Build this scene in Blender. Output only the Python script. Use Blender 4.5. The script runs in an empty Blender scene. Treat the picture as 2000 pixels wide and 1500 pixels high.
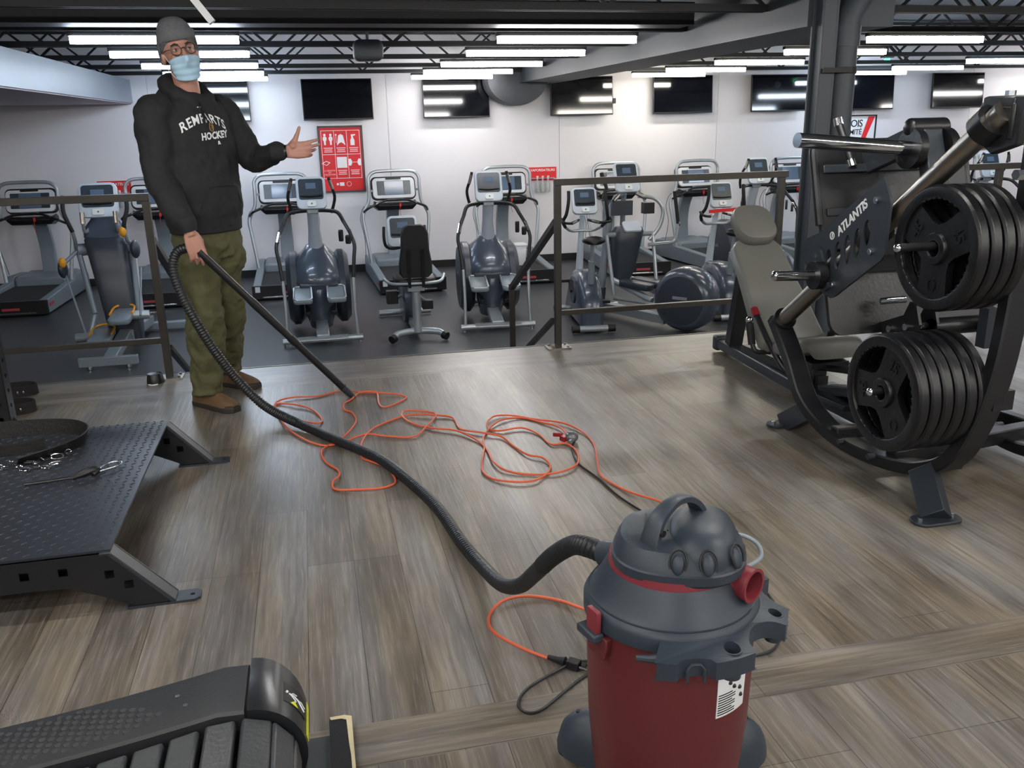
import bpy, bmesh, math, random
import numpy as np
from mathutils import Vector, Matrix, Euler
from mathutils.bvhtree import BVHTree
random.seed(7)
SC = bpy.context.scene
COL = SC.collection
PI = math.pi
R = math.radians

# ------------------------------------------------------------------ camera
EYE = 1.40          # camera height above the upper (wooden) floor, which is z = 0
LOW = -0.75         # level of the lower (rubber) floor
WALL = 13.40        # y of the back wall
cam_d = bpy.data.cameras.new('camera'); cam = bpy.data.objects.new('camera', cam_d); COL.objects.link(cam)
cam_d.sensor_width = 36.0; cam_d.lens = 30.58; cam_d.clip_start = 0.05; cam_d.clip_end = 100
cr = Vector((0.97410071, -0.22524686, -0.01979033))
cd = Vector((-0.08363343, -0.27759327, -0.95705142))
cf = Vector((0.21007917, 0.9339196, -0.28924197))
cam.matrix_world = Matrix(((cr.x, -cd.x, -cf.x, 0), (cr.y, -cd.y, -cf.y, 0), (cr.z, -cd.z, -cf.z, EYE), (0, 0, 0, 1)))
SC.camera = cam

# ------------------------------------------------------------------ view, world
SC.view_settings.view_transform = 'Standard'; SC.view_settings.look = 'None'
SC.view_settings.gamma = 1.0; SC.view_settings.use_curve_mapping = False
SC.view_settings.exposure = 0.5
W = bpy.data.worlds.new('world'); SC.world = W; W.use_nodes = True
W.node_tree.nodes['Background'].inputs[0].default_value = (0.75, 0.85, 1.0, 1)
W.node_tree.nodes['Background'].inputs[1].default_value = 0.12
TUBE_POWER = 31.0      # emission of the tubes over the lower room
TUBE_POWER_UP = 46.0   # emission of the tubes over the upper floor (behind the camera)

# ------------------------------------------------------------------ materials
def srgb(h):
    if isinstance(h, str):
        h = [int(h[i:i+2], 16)/255 for i in (0, 2, 4)]
    return tuple((c/12.92 if c <= 0.04045 else ((c+0.055)/1.055)**2.4) for c in h) + (1.0,)
MATS = {}
def mat(name, col, rough=0.5, metal=0.0, bump=0.0, bscale=60.0, var=0.0, vscale=8.0, emit=None, power=0, spec=0.5, alpha=None, trans=0.0, coat=0.0, stretch=None):
    m = bpy.data.materials.new(name); m.use_nodes = True
    nt = m.node_tree; b = nt.nodes['Principled BSDF']
    b.inputs['Base Color'].default_value = srgb(col)
    b.inputs['Roughness'].default_value = rough; b.inputs['Metallic'].default_value = metal
    b.inputs['Specular IOR Level'].default_value = spec
    b.inputs['Transmission Weight'].default_value = trans
    b.inputs['Coat Weight'].default_value = coat
    tc = nt.nodes.new('ShaderNodeTexCoord')
    src = tc.outputs['Object']
    if stretch:
        mp = nt.nodes.new('ShaderNodeMapping'); mp.inputs['Scale'].default_value = stretch
        nt.links.new(src, mp.inputs['Vector']); src = mp.outputs['Vector']
    if var:
        n = nt.nodes.new('ShaderNodeTexNoise'); n.inputs['Scale'].default_value = vscale; n.inputs['Detail'].default_value = 4
        nt.links.new(src, n.inputs['Vector'])
        mx = nt.nodes.new('ShaderNodeMix'); mx.data_type = 'RGBA'
        c = srgb(col)
        mx.inputs[6].default_value = tuple(max(0, v*(1-var)) for v in c[:3]) + (1,)
        mx.inputs[7].default_value = tuple(min(1, v*(1+var)) for v in c[:3]) + (1,)
        nt.links.new(n.outputs['Fac'], mx.inputs[0]); nt.links.new(mx.outputs[2], b.inputs['Base Color'])
    if bump:
        n = nt.nodes.new('ShaderNodeTexNoise'); n.inputs['Scale'].default_value = bscale; n.inputs['Detail'].default_value = 3
        nt.links.new(src, n.inputs['Vector'])
        bp = nt.nodes.new('ShaderNodeBump'); bp.inputs['Strength'].default_value = bump; bp.inputs['Distance'].default_value = 0.01
        nt.links.new(n.outputs['Fac'], bp.inputs['Height']); nt.links.new(bp.outputs['Normal'], b.inputs['Normal'])
    if emit:
        b.inputs['Emission Color'].default_value = emit if len(emit) == 4 else tuple(emit)+(1,)
        b.inputs['Emission Strength'].default_value = power
    MATS[name] = m
    return m
black_metal = mat('black_powder_coat', '17191c', 0.38, 0.0, 0.08, 300, 0.15, 5)
dark_metal = mat('charcoal_powder_coat', '2b3138', 0.42, 0.1, 0.05, 300, 0.12, 6)
rail_metal = mat('brown_black_railing_steel', '3c3834', 0.38, 0.35, 0.05, 90, 0.25, 12)
chrome = mat('chrome', 'd8dade', 0.12, 1.0, 0.0)
steel = mat('brushed_steel', 'a8a49c', 0.32, 1.0, 0.05, 400, 0.1, 30)
zinc = mat('zinc_bolt', 'c4ccd4', 0.25, 1.0)
silver = mat('silver_painted_steel', 'adb5bb', 0.34, 0.55, 0.0, 10, 0.06, 10)
grey_pl = mat('grey_plastic', '7f8a92', 0.4, 0.1, 0.0, 10, 0.06, 10)
slate_pl = mat('slate_blue_plastic', '4d5664', 0.26, 0.2, 0.0, 10, 0.1, 6, coat=0.3)
dslate_pl = mat('dark_slate_plastic', '363c46', 0.35, 0.1, 0.0, 10, 0.1, 6)
pale_pl = mat('pale_blue_white_plastic', 'c3ced9', 0.35, 0.0, 0.0, 10, 0.04, 10)
white_pl = mat('white_plastic', 'e3e6ea', 0.4, 0.0, 0.0, 10, 0.03, 10)
black_pl = mat('black_plastic', '141518', 0.42, 0.0, 0.1, 200, 0.1, 8)
black_rub = mat('black_rubber', '0f1114', 0.36, 0.0, 0.12, 60, 0.3, 14)
grip = mat('black_foam_grip', '1a1a1c', 0.7, 0, 0.2, 300)
belt_m = mat('treadmill_belt', '26272a', 0.7, 0, 0.15, 300, 0.2, 20)
screen_m = mat('grey_blue_screen', '62748c', 0.12, 0.0)
tv_m = mat('television_glass', '0a0c12', 0.08, 0.0, spec=0.7)
panel_dk = mat('dark_console_face', '3c454f', 0.25, 0, 0, 10, 0.3, 40)
orange_pl = mat('amber_plastic', 'e09a20', 0.4)
red_pl = mat('red_plastic', 'd5262c', 0.4)
pinkred = mat('dull_red_badge', 'b54048', 0.5)
green_pl = mat('green_plastic', '2c8c52', 0.4)
sticker = mat('white_sticker', 'dfe3e6', 0.5)
deck_paint = mat('blue_black_deck_paint', '343840', 0.34, 0.2, 0.06, 250, 0.15, 6)
uphol = mat('grey_vinyl_upholstery', '74746f', 0.42, 0, 0.1, 120, 0.06, 4)
clear_pl = mat('clear_glossy_plastic', 'b4bcc8', 0.12, 0.15, coat=0.6)
# ------------------------------------------------------------------ mesh building
def V3(*a): return np.array(a, float)
def rotm(ax, deg):
    return np.array(Matrix.Rotation(R(deg), 3, ax))
def frame_z(d, up=(0, 0, 1)):
    """3x3 matrix whose columns are x, y, z with z along d"""
    z = np.array(d, float); z = z/np.linalg.norm(z); up = np.array(up, float)
    x = np.cross(up, z)
    if np.linalg.norm(x) < 1e-4: x = np.cross((1.0, 0, 0), z)
    if np.linalg.norm(x) < 1e-4: x = np.cross((0, 1.0, 0), z)
    x /= np.linalg.norm(x); y = np.cross(z, x)
    return np.stack([x, y, z], 1)
def catmull(P, n=8, closed=False):
    P = [np.array(p, float) for p in P]; out = []
    m = len(P); rng = range(m if closed else m-1)
    for i in rng:
        if closed: p0, p1, p2, p3 = P[(i-1) % m], P[i], P[(i+1) % m], P[(i+2) % m]
        else: p0, p1, p2, p3 = P[max(i-1, 0)], P[i], P[i+1], P[min(i+2, m-1)]
        for k in range(n):
            t = k/n
            out.append(0.5*((2*p1)+(-p0+p2)*t+(2*p0-5*p1+4*p2-p3)*t*t+(-p0+3*p1-3*p2+p3)*t**3))
    if not closed: out.append(P[-1])
    return out
def round_path(P, r=0.05, n=5):
    """polyline with its corners rounded"""
    P = [np.array(p, float) for p in P]; out = [P[0]]
    for i in range(1, len(P)-1):
        a, b, c = P[i-1], P[i], P[i+1]
        ra = min(r, np.linalg.norm(a-b)*0.45); rc = min(r, np.linalg.norm(c-b)*0.45)
        s = b+(a-b)/np.linalg.norm(a-b)*ra; e = b+(c-b)/np.linalg.norm(c-b)*rc
        for k in range(n+1):
            t = k/n; out.append((1-t)**2*s+2*t*(1-t)*b+t*t*e)
    out.append(P[-1]); return out
class MB:
    def __init__(s): s.v = []; s.f = []; s.M = None; s.mats = []; s.fm = []; s.cur = 0
    def use(s, m):
        if m not in s.mats: s.mats.append(m)
        s.cur = s.mats.index(m); return s
    def add(s, vs, fs):
        o = len(s.v)
        for p in vs:
            p = np.array(p, float)
            if s.M is not None: p = s.M[:3, :3] @ p + s.M[:3, 3]
            s.v.append(tuple(p))
        s.f += [tuple(i+o for i in f) for f in fs]; s.fm += [s.cur]*len(fs)
        return s
    def box(s, c, d, rot=None):
        x, y, z = [q/2 for q in d]
        P = [V3(a*x, b*y, e*z) for e in (-1, 1) for a, b in ((-1, -1), (1, -1), (1, 1), (-1, 1))]
        if rot is not None: P = [rot @ p for p in P]
        P = [p+np.array(c, float) for p in P]
        return s.add(P, [(3, 2, 1, 0), (4, 5, 6, 7), (0, 1, 5, 4), (1, 2, 6, 5), (2, 3, 7, 6), (3, 0, 4, 7)])
    def loft(s, rings, caps=True, closed=False):
        n = len(rings[0]); vs = [p for r in rings for p in r]; fs = []
        m = len(rings)
        for i in range(m if closed else m-1):
            j = (i+1) % m
            for k in range(n):
                fs.append((i*n+k, i*n+(k+1) % n, j*n+(k+1) % n, j*n+k))
        if caps and not closed:
            fs.append(tuple(range(n-1, -1, -1))); fs.append(tuple((m-1)*n+k for k in range(n)))
        return s.add(vs, fs)
    def tube(s, path, r, n=10, closed=False, sec=None, up=None, caps=True):
        """sweep a circle (or the 2D section sec) along the path with a twist-free frame"""
        P = [np.array(p, float) for p in path]; m = len(P)
        T = []
        for i in range(m):
            if closed: t = P[(i+1) % m]-P[i-1]
            else: t = P[min(i+1, m-1)]-P[max(i-1, 0)]
            T.append(t/(np.linalg.norm(t)+1e-12))
        if up is None:
            F = frame_z(T[0]); x = F[:, 0]
        rings = []
        for i in range(m):
            if up is not None:
                x = np.cross(np.array(up, float), T[i]); x /= (np.linalg.norm(x)+1e-9)
            else:
                x = x-T[i]*np.dot(x, T[i]); x /= (np.linalg.norm(x)+1e-9)
            y = np.cross(T[i], x)
            ri = r[i] if hasattr(r, '__len__') else r
            if sec is None:
                rings.append([P[i]+(x*math.cos(2*PI*k/n)+y*math.sin(2*PI*k/n))*ri for k in range(n)])
            else:
                rings.append([P[i]+(x*a+y*b)*(ri if hasattr(r, '__len__') else 1) for a, b in sec])
        return s.loft(rings, caps, closed)
    def bar(s, a, b, w, h=None, up=(0, 0, 1)):
        """rectangular bar from a to b, w across, h along up"""
        h = h or w
        return s.tube([a, b], 1, sec=[(-w/2, -h/2), (w/2, -h/2), (w/2, h/2), (-w/2, h/2)], up=up)
    def cyl(s, a, b, r, n=16, r2=None):
        return s.tube([a, b], [r, r if r2 is None else r2], n)
    def lathe(s, prof, n=32, c=(0, 0, 0), ax=None, cap=True):
        """prof: (radius, height) pairs turned about the axis ax through c"""
        F = np.eye(3) if ax is None else frame_z(ax)
        c = np.array(c, float)
        rings = [[c+F @ V3(r*math.cos(2*PI*k/n), r*math.sin(2*PI*k/n), z) for k in range(n)] for r, z in prof]
        return s.loft(rings, cap)
    def ring(s, prof, n=32, c=(0, 0, 0), ax=None):
        """closed profile turned into a ring"""
        F = np.eye(3) if ax is None else frame_z(ax); c = np.array(c, float)
        rings = [[c+F @ V3(r*math.cos(2*PI*k/n), r*math.sin(2*PI*k/n), z) for r, z in prof] for k in range(n)]
        return s.loft(rings, False, True)
    def prism(s, poly, t, F=None, c=(0, 0, 0)):
        """2D polygon in the x-y plane of frame F thickened by t along its z"""
        F = np.eye(3) if F is None else F; c = np.array(c, float)
        a = [c+F @ V3(x, y, 0) for x, y in poly]; b = [c+F @ V3(x, y, t) for x, y in poly]
        n = len(poly)
        return s.add(a+b, [tuple(range(n-1, -1, -1)), tuple(range(n, 2*n))]+[(i, (i+1) % n, (i+1) % n+n, i+n) for i in range(n)])
    def ell(s, c, r, nu=20, nv=12, rot=None, vmin=-90, vmax=90):
        rings = []
        for j in range(nv+1):
            t = R(vmin+(vmax-vmin)*j/nv); q = max(math.cos(t), 1e-3)
            ring = [V3(r[0]*q*math.cos(2*PI*k/nu), r[1]*q*math.sin(2*PI*k/nu), r[2]*math.sin(t)) for k in range(nu)]
            if rot is not None: ring = [rot @ p for p in ring]
            rings.append([p+np.array(c, float) for p in ring])
        return s.loft(rings)
    def rbox(s, c, d, r=0.02, F=None, n=4, er=0.0):
        """box d with rounded outline in its local x-y plane and a softened front edge"""
        F = np.eye(3) if F is None else F; c = np.array(c, float)
        def outl(w, h, r):
            o = []
            for cx, cy, a0 in ((w/2-r, h/2-r, 0), (-w/2+r, h/2-r, 90), (-w/2+r, -h/2+r, 180), (w/2-r, -h/2+r, 270)):
                for k in range(n+1):
                    a = R(a0+90*k/n); o.append((cx+r*math.cos(a), cy+r*math.sin(a)))
            return o
        w, h, t = d
        if er:
            L = [(er, -t/2), (er*0.3, -t/2+er*0.3), (0, -t/2+er), (0, t/2-er), (er*0.3, t/2-er*0.3), (er, t/2)]
        else: L = [(0, -t/2), (0, t/2)]
        rings = [[c+F @ V3(x, y, z) for x, y in outl(w-2*i, h-2*i, max(r-i, 0.001))] for i, z in L]
        return s.loft(rings)
    def mesh(s, name, m=None, sharp=35):
        me = bpy.data.meshes.new(name); me.from_pydata(s.v, [], s.f); me.update()
        if s.mats:
            for q in s.mats: me.materials.append(q)
            me.polygons.foreach_set('material_index', s.fm)
        elif m: me.materials.append(m)
        bm = bmesh.new(); bm.from_mesh(me); bmesh.ops.recalc_face_normals(bm, faces=bm.faces); bm.to_mesh(me); bm.free()
        me.polygons.foreach_set('use_smooth', [True]*len(me.polygons))
        me.set_sharp_from_angle(angle=R(sharp))
        return me
    def build(s, name, m=None, parent=None, bevel=0, sharp=35, label=None):
        """link as one object. Vertices are in world space; with a parent they are made relative to the root"""
        if parent is not None:
            o0 = root_loc(parent)
        else:
            A = np.array(s.v); o0 = Vector(((A[:, 0].min()+A[:, 0].max())/2, (A[:, 1].min()+A[:, 1].max())/2, A[:, 2].min()))
        if any(abs(q) > 1e-9 for q in o0):
            s.v = [(p[0]-o0[0], p[1]-o0[1], p[2]-o0[2]) for p in s.v]
        o = bpy.data.objects.new(name, s.mesh(name, m, sharp)); COL.objects.link(o)
        if parent is not None: o.parent = parent
        else: o.location = o0
        if bevel:
            b = o.modifiers.new('bevel', 'BEVEL'); b.width = bevel; b.segments = 2; b.limit_method = 'ANGLE'; b.angle_limit = R(40)
        if label: o['label'] = label
        return o
def root_loc(o):
    while o.parent is not None: o = o.parent
    return o.location.copy()
def tag(o, label, cat, group=None):
    o['label'] = label; o['category'] = cat
    if group: o['group'] = group
    return o
def thing(name, label, cat, loc=(0, 0, 0), group=None):
    o = bpy.data.objects.new(name, None); COL.objects.link(o); o.location = loc; o.empty_display_size = 0.1
    return tag(o, label, cat, group)
def struct(o): o['kind'] = 'structure'; return o
def copy_tree(o, parent=None):
    c = o.copy(); COL.objects.link(c)
    if parent is not None: c.parent = parent
    for ch in list(o.children): copy_tree(ch, c)
    return c
def dup(o, loc, rz=None, label=None, group=None):
    c = copy_tree(o); c.location = loc
    if rz is not None: c.rotation_euler = (0, 0, rz)
    if label: c['label'] = label
    if group: c['group'] = group
    return c
def text_geo(txt, size=1.0, ext=0.0, bold=0.0, shear=0.0, space=1.0):
    """vertices and faces of lettering, centred on the origin, reading along +x with +y up"""
    cu = bpy.data.curves.new('t', 'FONT'); cu.body = txt; cu.size = size; cu.extrude = ext; cu.offset = bold
    cu.shear = shear; cu.align_x = 'CENTER'; cu.align_y = 'CENTER'; cu.resolution_u = 3; cu.space_character = space
    ob = bpy.data.objects.new('t', cu); COL.objects.link(ob)
    dg = bpy.context.evaluated_depsgraph_get(); dg.update()
    me = bpy.data.meshes.new_from_object(ob.evaluated_get(dg))
    vs = [np.array(v.co) for v in me.vertices]; fs = [tuple(p.vertices) for p in me.polygons]
    bpy.data.objects.remove(ob); bpy.data.curves.remove(cu); bpy.data.meshes.remove(me)
    return vs, fs
def put_text(mb, txt, c, F, size, ext=0.0008, bold=0.0, shear=0.0, space=1.0, fn=None):
    vs, fs = text_geo(txt, size, ext, bold, shear, space)
    c = np.array(c, float)
    mb.add([fn(v) if fn else c+F @ v for v in vs], fs)
F_XZ = np.array([[1, 0, 0], [0, 0, -1], [0, 1, 0]], float)   # local x->X, y->Z, z->-Y : faces the camera side
def circ(r, n=16, a0=0, a1=360):
    return [(r*math.cos(R(a0+(a1-a0)*k/n)), r*math.sin(R(a0+(a1-a0)*k/n))) for k in range(n)]
# ------------------------------------------------------------------ room materials
def N(nt, t, **k):
    n = nt.nodes.new(t)
    for a, b in k.items(): setattr(n, a, b)
    return n
def wood_floor(name, along_y=True):
    m = bpy.data.materials.new(name); m.use_nodes = True; nt = m.node_tree; L = nt.links.new
    b = nt.nodes['Principled BSDF']
    tc = N(nt, 'ShaderNodeTexCoord'); mp = N(nt, 'ShaderNodeMapping')
    mp.inputs['Rotation'].default_value = (0, 0, R(90) if along_y else 0)
    mp.inputs['Location'].default_value = (0.31, 0.065 if along_y else -0.02, 0)
    L(tc.outputs['Object'], mp.inputs['Vector'])
    def brick(c1, c2, off):
        br = N(nt, 'ShaderNodeTexBrick'); br.inputs['Scale'].default_value = 1
        br.inputs['Brick Width'].default_value = 1.22; br.inputs['Row Height'].default_value = 0.152
        br.inputs['Mortar Size'].default_value = 0.0011; br.inputs['Mortar Smooth'].default_value = 0.3
        br.inputs['Color1'].default_value = srgb(c1); br.inputs['Color2'].default_value = srgb(c2)
        br.offset = off; br.offset_frequency = 3; br.squash = 1
        L(mp.outputs[0], br.inputs['Vector']); return br
    br = brick('857f77', '9f9b95', 0.37)
    br.inputs['Mortar'].default_value = srgb('4a4640')
    # long stretched grain
    g = N(nt, 'ShaderNodeMapping'); g.inputs['Scale'].default_value = (1.2, 26, 1); L(mp.outputs[0], g.inputs['Vector'])
    n1 = N(nt, 'ShaderNodeTexNoise'); n1.inputs['Scale'].default_value = 2.4; n1.inputs['Detail'].default_value = 8; n1.inputs['Roughness'].default_value = 0.7
    n1.inputs['Distortion'].default_value = 0.4; L(g.outputs[0], n1.inputs['Vector'])
    r1 = N(nt, 'ShaderNodeValToRGB'); r1.color_ramp.elements[0].position = 0.28; r1.color_ramp.elements[1].position = 0.72
    r1.color_ramp.elements[0].color = srgb('68645e'); r1.color_ramp.elements[1].color = srgb('c6c3be')
    L(n1.outputs['Fac'], r1.inputs[0])
    mx = N(nt, 'ShaderNodeMix', data_type='RGBA', blend_type='OVERLAY'); mx.inputs[0].default_value = 0.62
    L(br.outputs['Color'], mx.inputs[6]); L(r1.outputs[0], mx.inputs[7])
    # broad smoky patches inside the planks
    g2 = N(nt, 'ShaderNodeMapping'); g2.inputs['Scale'].default_value = (1.1, 5.5, 1); L(mp.outputs[0], g2.inputs['Vector'])
    n2 = N(nt, 'ShaderNodeTexNoise'); n2.inputs['Scale'].default_value = 1.6; n2.inputs['Detail'].default_value = 3; L(g2.outputs[0], n2.inputs['Vector'])
    r2 = N(nt, 'ShaderNodeValToRGB'); r2.color_ramp.elements[0].position = 0.3; r2.color_ramp.elements[1].position = 0.68
    r2.color_ramp.elements[0].color = srgb('8b8377'); r2.color_ramp.elements[1].color = srgb('ffffff'); L(n2.outputs['Fac'], r2.inputs[0])
    m2 = N(nt, 'ShaderNodeMix', data_type='RGBA', blend_type='MULTIPLY'); m2.inputs[0].default_value = 0.75
    L(mx.outputs[2], m2.inputs[6]); L(r2.outputs[0], m2.inputs[7])
    # warm / cool drift
    n3 = N(nt, 'ShaderNodeTexNoise'); n3.inputs['Scale'].default_value = 1.3; n3.inputs['Detail'].default_value = 2; L(g2.outputs[0], n3.inputs['Vector'])
    m3 = N(nt, 'ShaderNodeMix', data_type='RGBA', blend_type='MULTIPLY'); m3.inputs[0].default_value = 1
    r3 = N(nt, 'ShaderNodeValToRGB'); r3.color_ramp.elements[0].color = srgb('fff6e6'); r3.color_ramp.elements[1].color = srgb('f1f4ff')
    r3.color_ramp.elements[0].position = 0.35; r3.color_ramp.elements[1].position = 0.65
    L(n3.outputs['Fac'], r3.inputs[0]); L(m2.outputs[2], m3.inputs[6]); L(r3.outputs[0], m3.inputs[7])
    # cathedral rings and knots
    g4 = N(nt, 'ShaderNodeMapping'); g4.inputs['Scale'].default_value = (0.9, 5, 1); L(mp.outputs[0], g4.inputs['Vector'])
    w = N(nt, 'ShaderNodeTexWave'); w.wave_type = 'RINGS'; w.inputs['Scale'].default_value = 2.2; w.inputs['Distortion'].default_value = 9
    w.inputs['Detail'].default_value = 3; w.inputs['Detail Scale'].default_value = 1.3; L(g4.outputs[0], w.inputs['Vector'])
    m4 = N(nt, 'ShaderNodeMix', data_type='RGBA', blend_type='MULTIPLY'); m4.inputs[0].default_value = 0.17
    L(m3.outputs[2], m4.inputs[6]); L(w.outputs['Color'], m4.inputs[7])
    g6 = N(nt, 'ShaderNodeMapping'); g6.inputs['Scale'].default_value = (6, 240, 1); L(mp.outputs[0], g6.inputs['Vector'])
    n6 = N(nt, 'ShaderNodeTexNoise'); n6.inputs['Scale'].default_value = 1; n6.inputs['Detail'].default_value = 3; n6.inputs['Distortion'].default_value = 0.6; L(g6.outputs[0], n6.inputs['Vector'])
    r6 = N(nt, 'ShaderNodeValToRGB'); r6.color_ramp.elements[0].position = 0.56; r6.color_ramp.elements[1].position = 0.70
    r6.color_ramp.elements[0].color = (0, 0, 0, 1); r6.color_ramp.elements[1].color = (0.2, 0.2, 0.2, 1); L(n6.outputs['Fac'], r6.inputs[0])
    m6 = N(nt, 'ShaderNodeMix', data_type='RGBA'); L(r6.outputs[0], m6.inputs[0]); L(m4.outputs[2], m6.inputs[6]); m6.inputs[7].default_value = srgb('c3bfb6')
    L(m6.outputs[2], b.inputs['Base Color'])
    # fine saw marks across + grain relief
    g5 = N(nt, 'ShaderNodeMapping'); g5.inputs['Scale'].default_value = (130, 6, 1); L(mp.outputs[0], g5.inputs['Vector'])
    n5 = N(nt, 'ShaderNodeTexNoise'); n5.inputs['Scale'].default_value = 1; L(g5.outputs[0], n5.inputs['Vector'])
    ad = N(nt, 'ShaderNodeMath', operation='ADD'); L(n1.outputs['Fac'], ad.inputs[0])
    ml = N(nt, 'ShaderNodeMath', operation='MULTIPLY'); ml.inputs[1].default_value = 0.35; L(n5.outputs['Fac'], ml.inputs[0]); L(ml.outputs[0], ad.inputs[1])
    bp = N(nt, 'ShaderNodeBump'); bp.inputs['Strength'].default_value = 0.22; bp.inputs['Distance'].default_value = 0.004
    L(ad.outputs[0], bp.inputs['Height']); L(bp.outputs[0], b.inputs['Normal'])
    rr = N(nt, 'ShaderNodeMapRange'); rr.inputs['To Min'].default_value = 0.28; rr.inputs['To Max'].default_value = 0.42
    L(n1.outputs['Fac'], rr.inputs[0]); L(rr.outputs[0], b.inputs['Roughness'])
    b.inputs['Specular IOR Level'].default_value = 0.5
    return m
floor_wood = wood_floor('grey_oak_vinyl_plank'); floor_wood_x = wood_floor('grey_oak_vinyl_plank_cross', False)
rubber_floor = mat('rubber_floor', '3d4044', 0.42, 0, 0.06, 200, 0.12, 2.5)
wall_m = mat('wall_paint', 'e6e4e8', 0.6, 0, 0.03, 40, 0.02, 1.5)
base_m = mat('black_baseboard', '141414', 0.5)
ceil_m = mat('black_ceiling_paint', '3a3d42', 0.75, 0, 0.1, 20, 0.2, 3)
joist_m = mat('black_joist_paint', '15171a', 0.6)
beam_m = mat('dark_grey_bulkhead_paint', '3a4148', 0.55, 0, 0.05, 30, 0.1, 2)
soffit_m = mat('pale_grey_soffit_paint', '8b96a3', 0.45, 0, 0.04, 30, 0.05, 3)
soffit_u = mat('soffit_underside_paint', 'b0a4ae', 0.6, 0, 0.02, 30, 0.12, 5, stretch=(0.3, 4, 1))
alum = mat('dark_edge_strip', '5c5b5a', 0.4, 0.4)

# ------------------------------------------------------------------ setting
X0, X1, Y0 = -8.0, 14.0, -5.0
EDGE = 5.30
mb = MB(); mb.box(((X0+X1)/2, (Y0+1.68)/2, -0.1), (X1-X0, 1.68-Y0, 0.2)); mb.box(((X0+X1)/2, (1.832+4.86)/2, -0.1), (X1-X0, 4.86-1.832, 0.2))
fl = MB(); fl.v, fl.f, fl.fm = mb.v, mb.f, mb.fm
struct(fl.build('floor', floor_wood))
mb = MB(); mb.box(((X0+X1)/2, (1.68+1.832)/2, -0.1), (X1-X0, 0.152, 0.2)); mb.box(((X0+X1)/2, (4.86+EDGE)/2, -0.1), (X1-X0, EDGE-4.86, 0.2))
struct(mb.build('trim_1', floor_wood_x))
mb = MB(); mb.box(((X0+X1)/2, EDGE+0.006, -0.012), (X1-X0, 0.012, 0.03)); struct(mb.build('trim_2', alum))
mb = MB(); mb.box(((X0+X1)/2, (EDGE+WALL)/2, LOW-0.1), (X1-X0, WALL-EDGE+0.4, 0.2)); struct(mb.build('floor', rubber_floor))
mb = MB(); mb.box(((X0+X1)/2, EDGE-0.05, LOW/2-0.03), (X1-X0, 0.1, -LOW-0.06)); struct(mb.build('wall_step', base_m))
mb = MB()
for k in range(3): mb.box((0.31, EDGE+0.17+0.29*k, (LOW-0.1875*(k+1))/2), (2.3, 0.29, 0.75-0.1875*(k+1)-0.001))
struct(mb.build('trim_3', rubber_floor))
mb = MB()
xs = [X0, -2.03, 1.229, 3.84, 6.456, 8.9, 11.106, X1]
for a, b_ in zip(xs, xs[1:]): mb.box(((a+b_)/2, WALL+0.1, 0.93), (b_-a-0.006, 0.2, 3.4))
mb.box(((X0+X1)/2, WALL+0.12, 0.93), (X1-X0, 0.2, 3.4))
struct(mb.build('wall_back', wall_m))
mb = MB(); mb.box(((X0+X1)/2, WALL-0.008, LOW+0.055), (X1-X0, 0.016, 0.11)); struct(mb.build('baseboard_back', base_m))
for nm, x in (('wall_left', X0-0.1), ('wall_right', X1+0.1)):
    mb = MB(); mb.box((x, (Y0+WALL)/2, 0.93), (0.2, WALL-Y0, 3.4)); struct(mb.build(nm, wall_m))
mb = MB(); mb.box(((X0+X1)/2, Y0-0.1, 1.2), (X1-X0, 0.2, 2.9)); struct(mb.build('wall_front', wall_m))
mb = MB(); mb.box(((X0+X1)/2, (Y0+WALL)/2, 2.72), (X1-X0, WALL-Y0, 0.2))
struct(mb.build('ceiling', ceil_m))
mb = MB(); mb.use(soffit_m); mb.box(((X0-2.24)/2, (5.35+WALL)/2, 1.89), (-2.24-X0, WALL-5.35, 0.30))
mb.use(soffit_u); mb.box(((X0-2.26)/2, (5.35+WALL)/2, 1.733), (-2.26-X0, WALL-5.35-0.02, 0.012))
struct(mb.build('trim_4'))
mb = MB(); mb.box((3.39, (5.22+WALL)/2, 2.272), (0.6, WALL-5.22, 0.696)); mb.box((3.0995, 8.1, 2.2), (0.02, 0.03, 0.4))
struct(mb.build('trim_5', beam_m))

# column with its down pipe
mb = MB(); mb.box((3.165, 5.10, 1.31), (0.09, 0.02, 2.62)); mb.box((3.165, 5.22, 1.31), (0.09, 0.02, 2.62)); mb.box((3.17, 5.16, 1.31), (0.06, 0.11, 2.62))
mb.box((3.215, 5.15, 1.31), (0.03, 0.10, 2.62))
struct(mb.build('trim_6', beam_m, bevel=0.004))
t = thing('drain_pipe', 'dark grey round drain pipe with an elbow strapped beside the column', 'pipe', (3.315, 5.15, 0))
mb = MB(); mb.tube(round_path([(3.315, 5.15, 0.001), (3.315, 5.15, 1.98), (3.55, 5.15, 2.30), (3.62, 5.15, 2.60)], 0.09), 0.078, 20); mb.build('pipe', beam_m, t)
mb = MB(); mb.ring([(0.078, -0.06), (0.088, -0.06), (0.088, 0.06), (0.078, 0.06)], 20, (3.315, 5.15, 1.86)); mb.build('coupling', beam_m, t)
mb = MB(); mb.ring([(0.078, -0.02), (0.084, -0.02), (0.084, 0.02), (0.078, 0.02)], 20, (3.315, 5.15, 1.66)); mb.box((3.22, 5.055, 1.66), (0.2, 0.006, 0.03)); mb.build('strap', joist_m, t)

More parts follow.
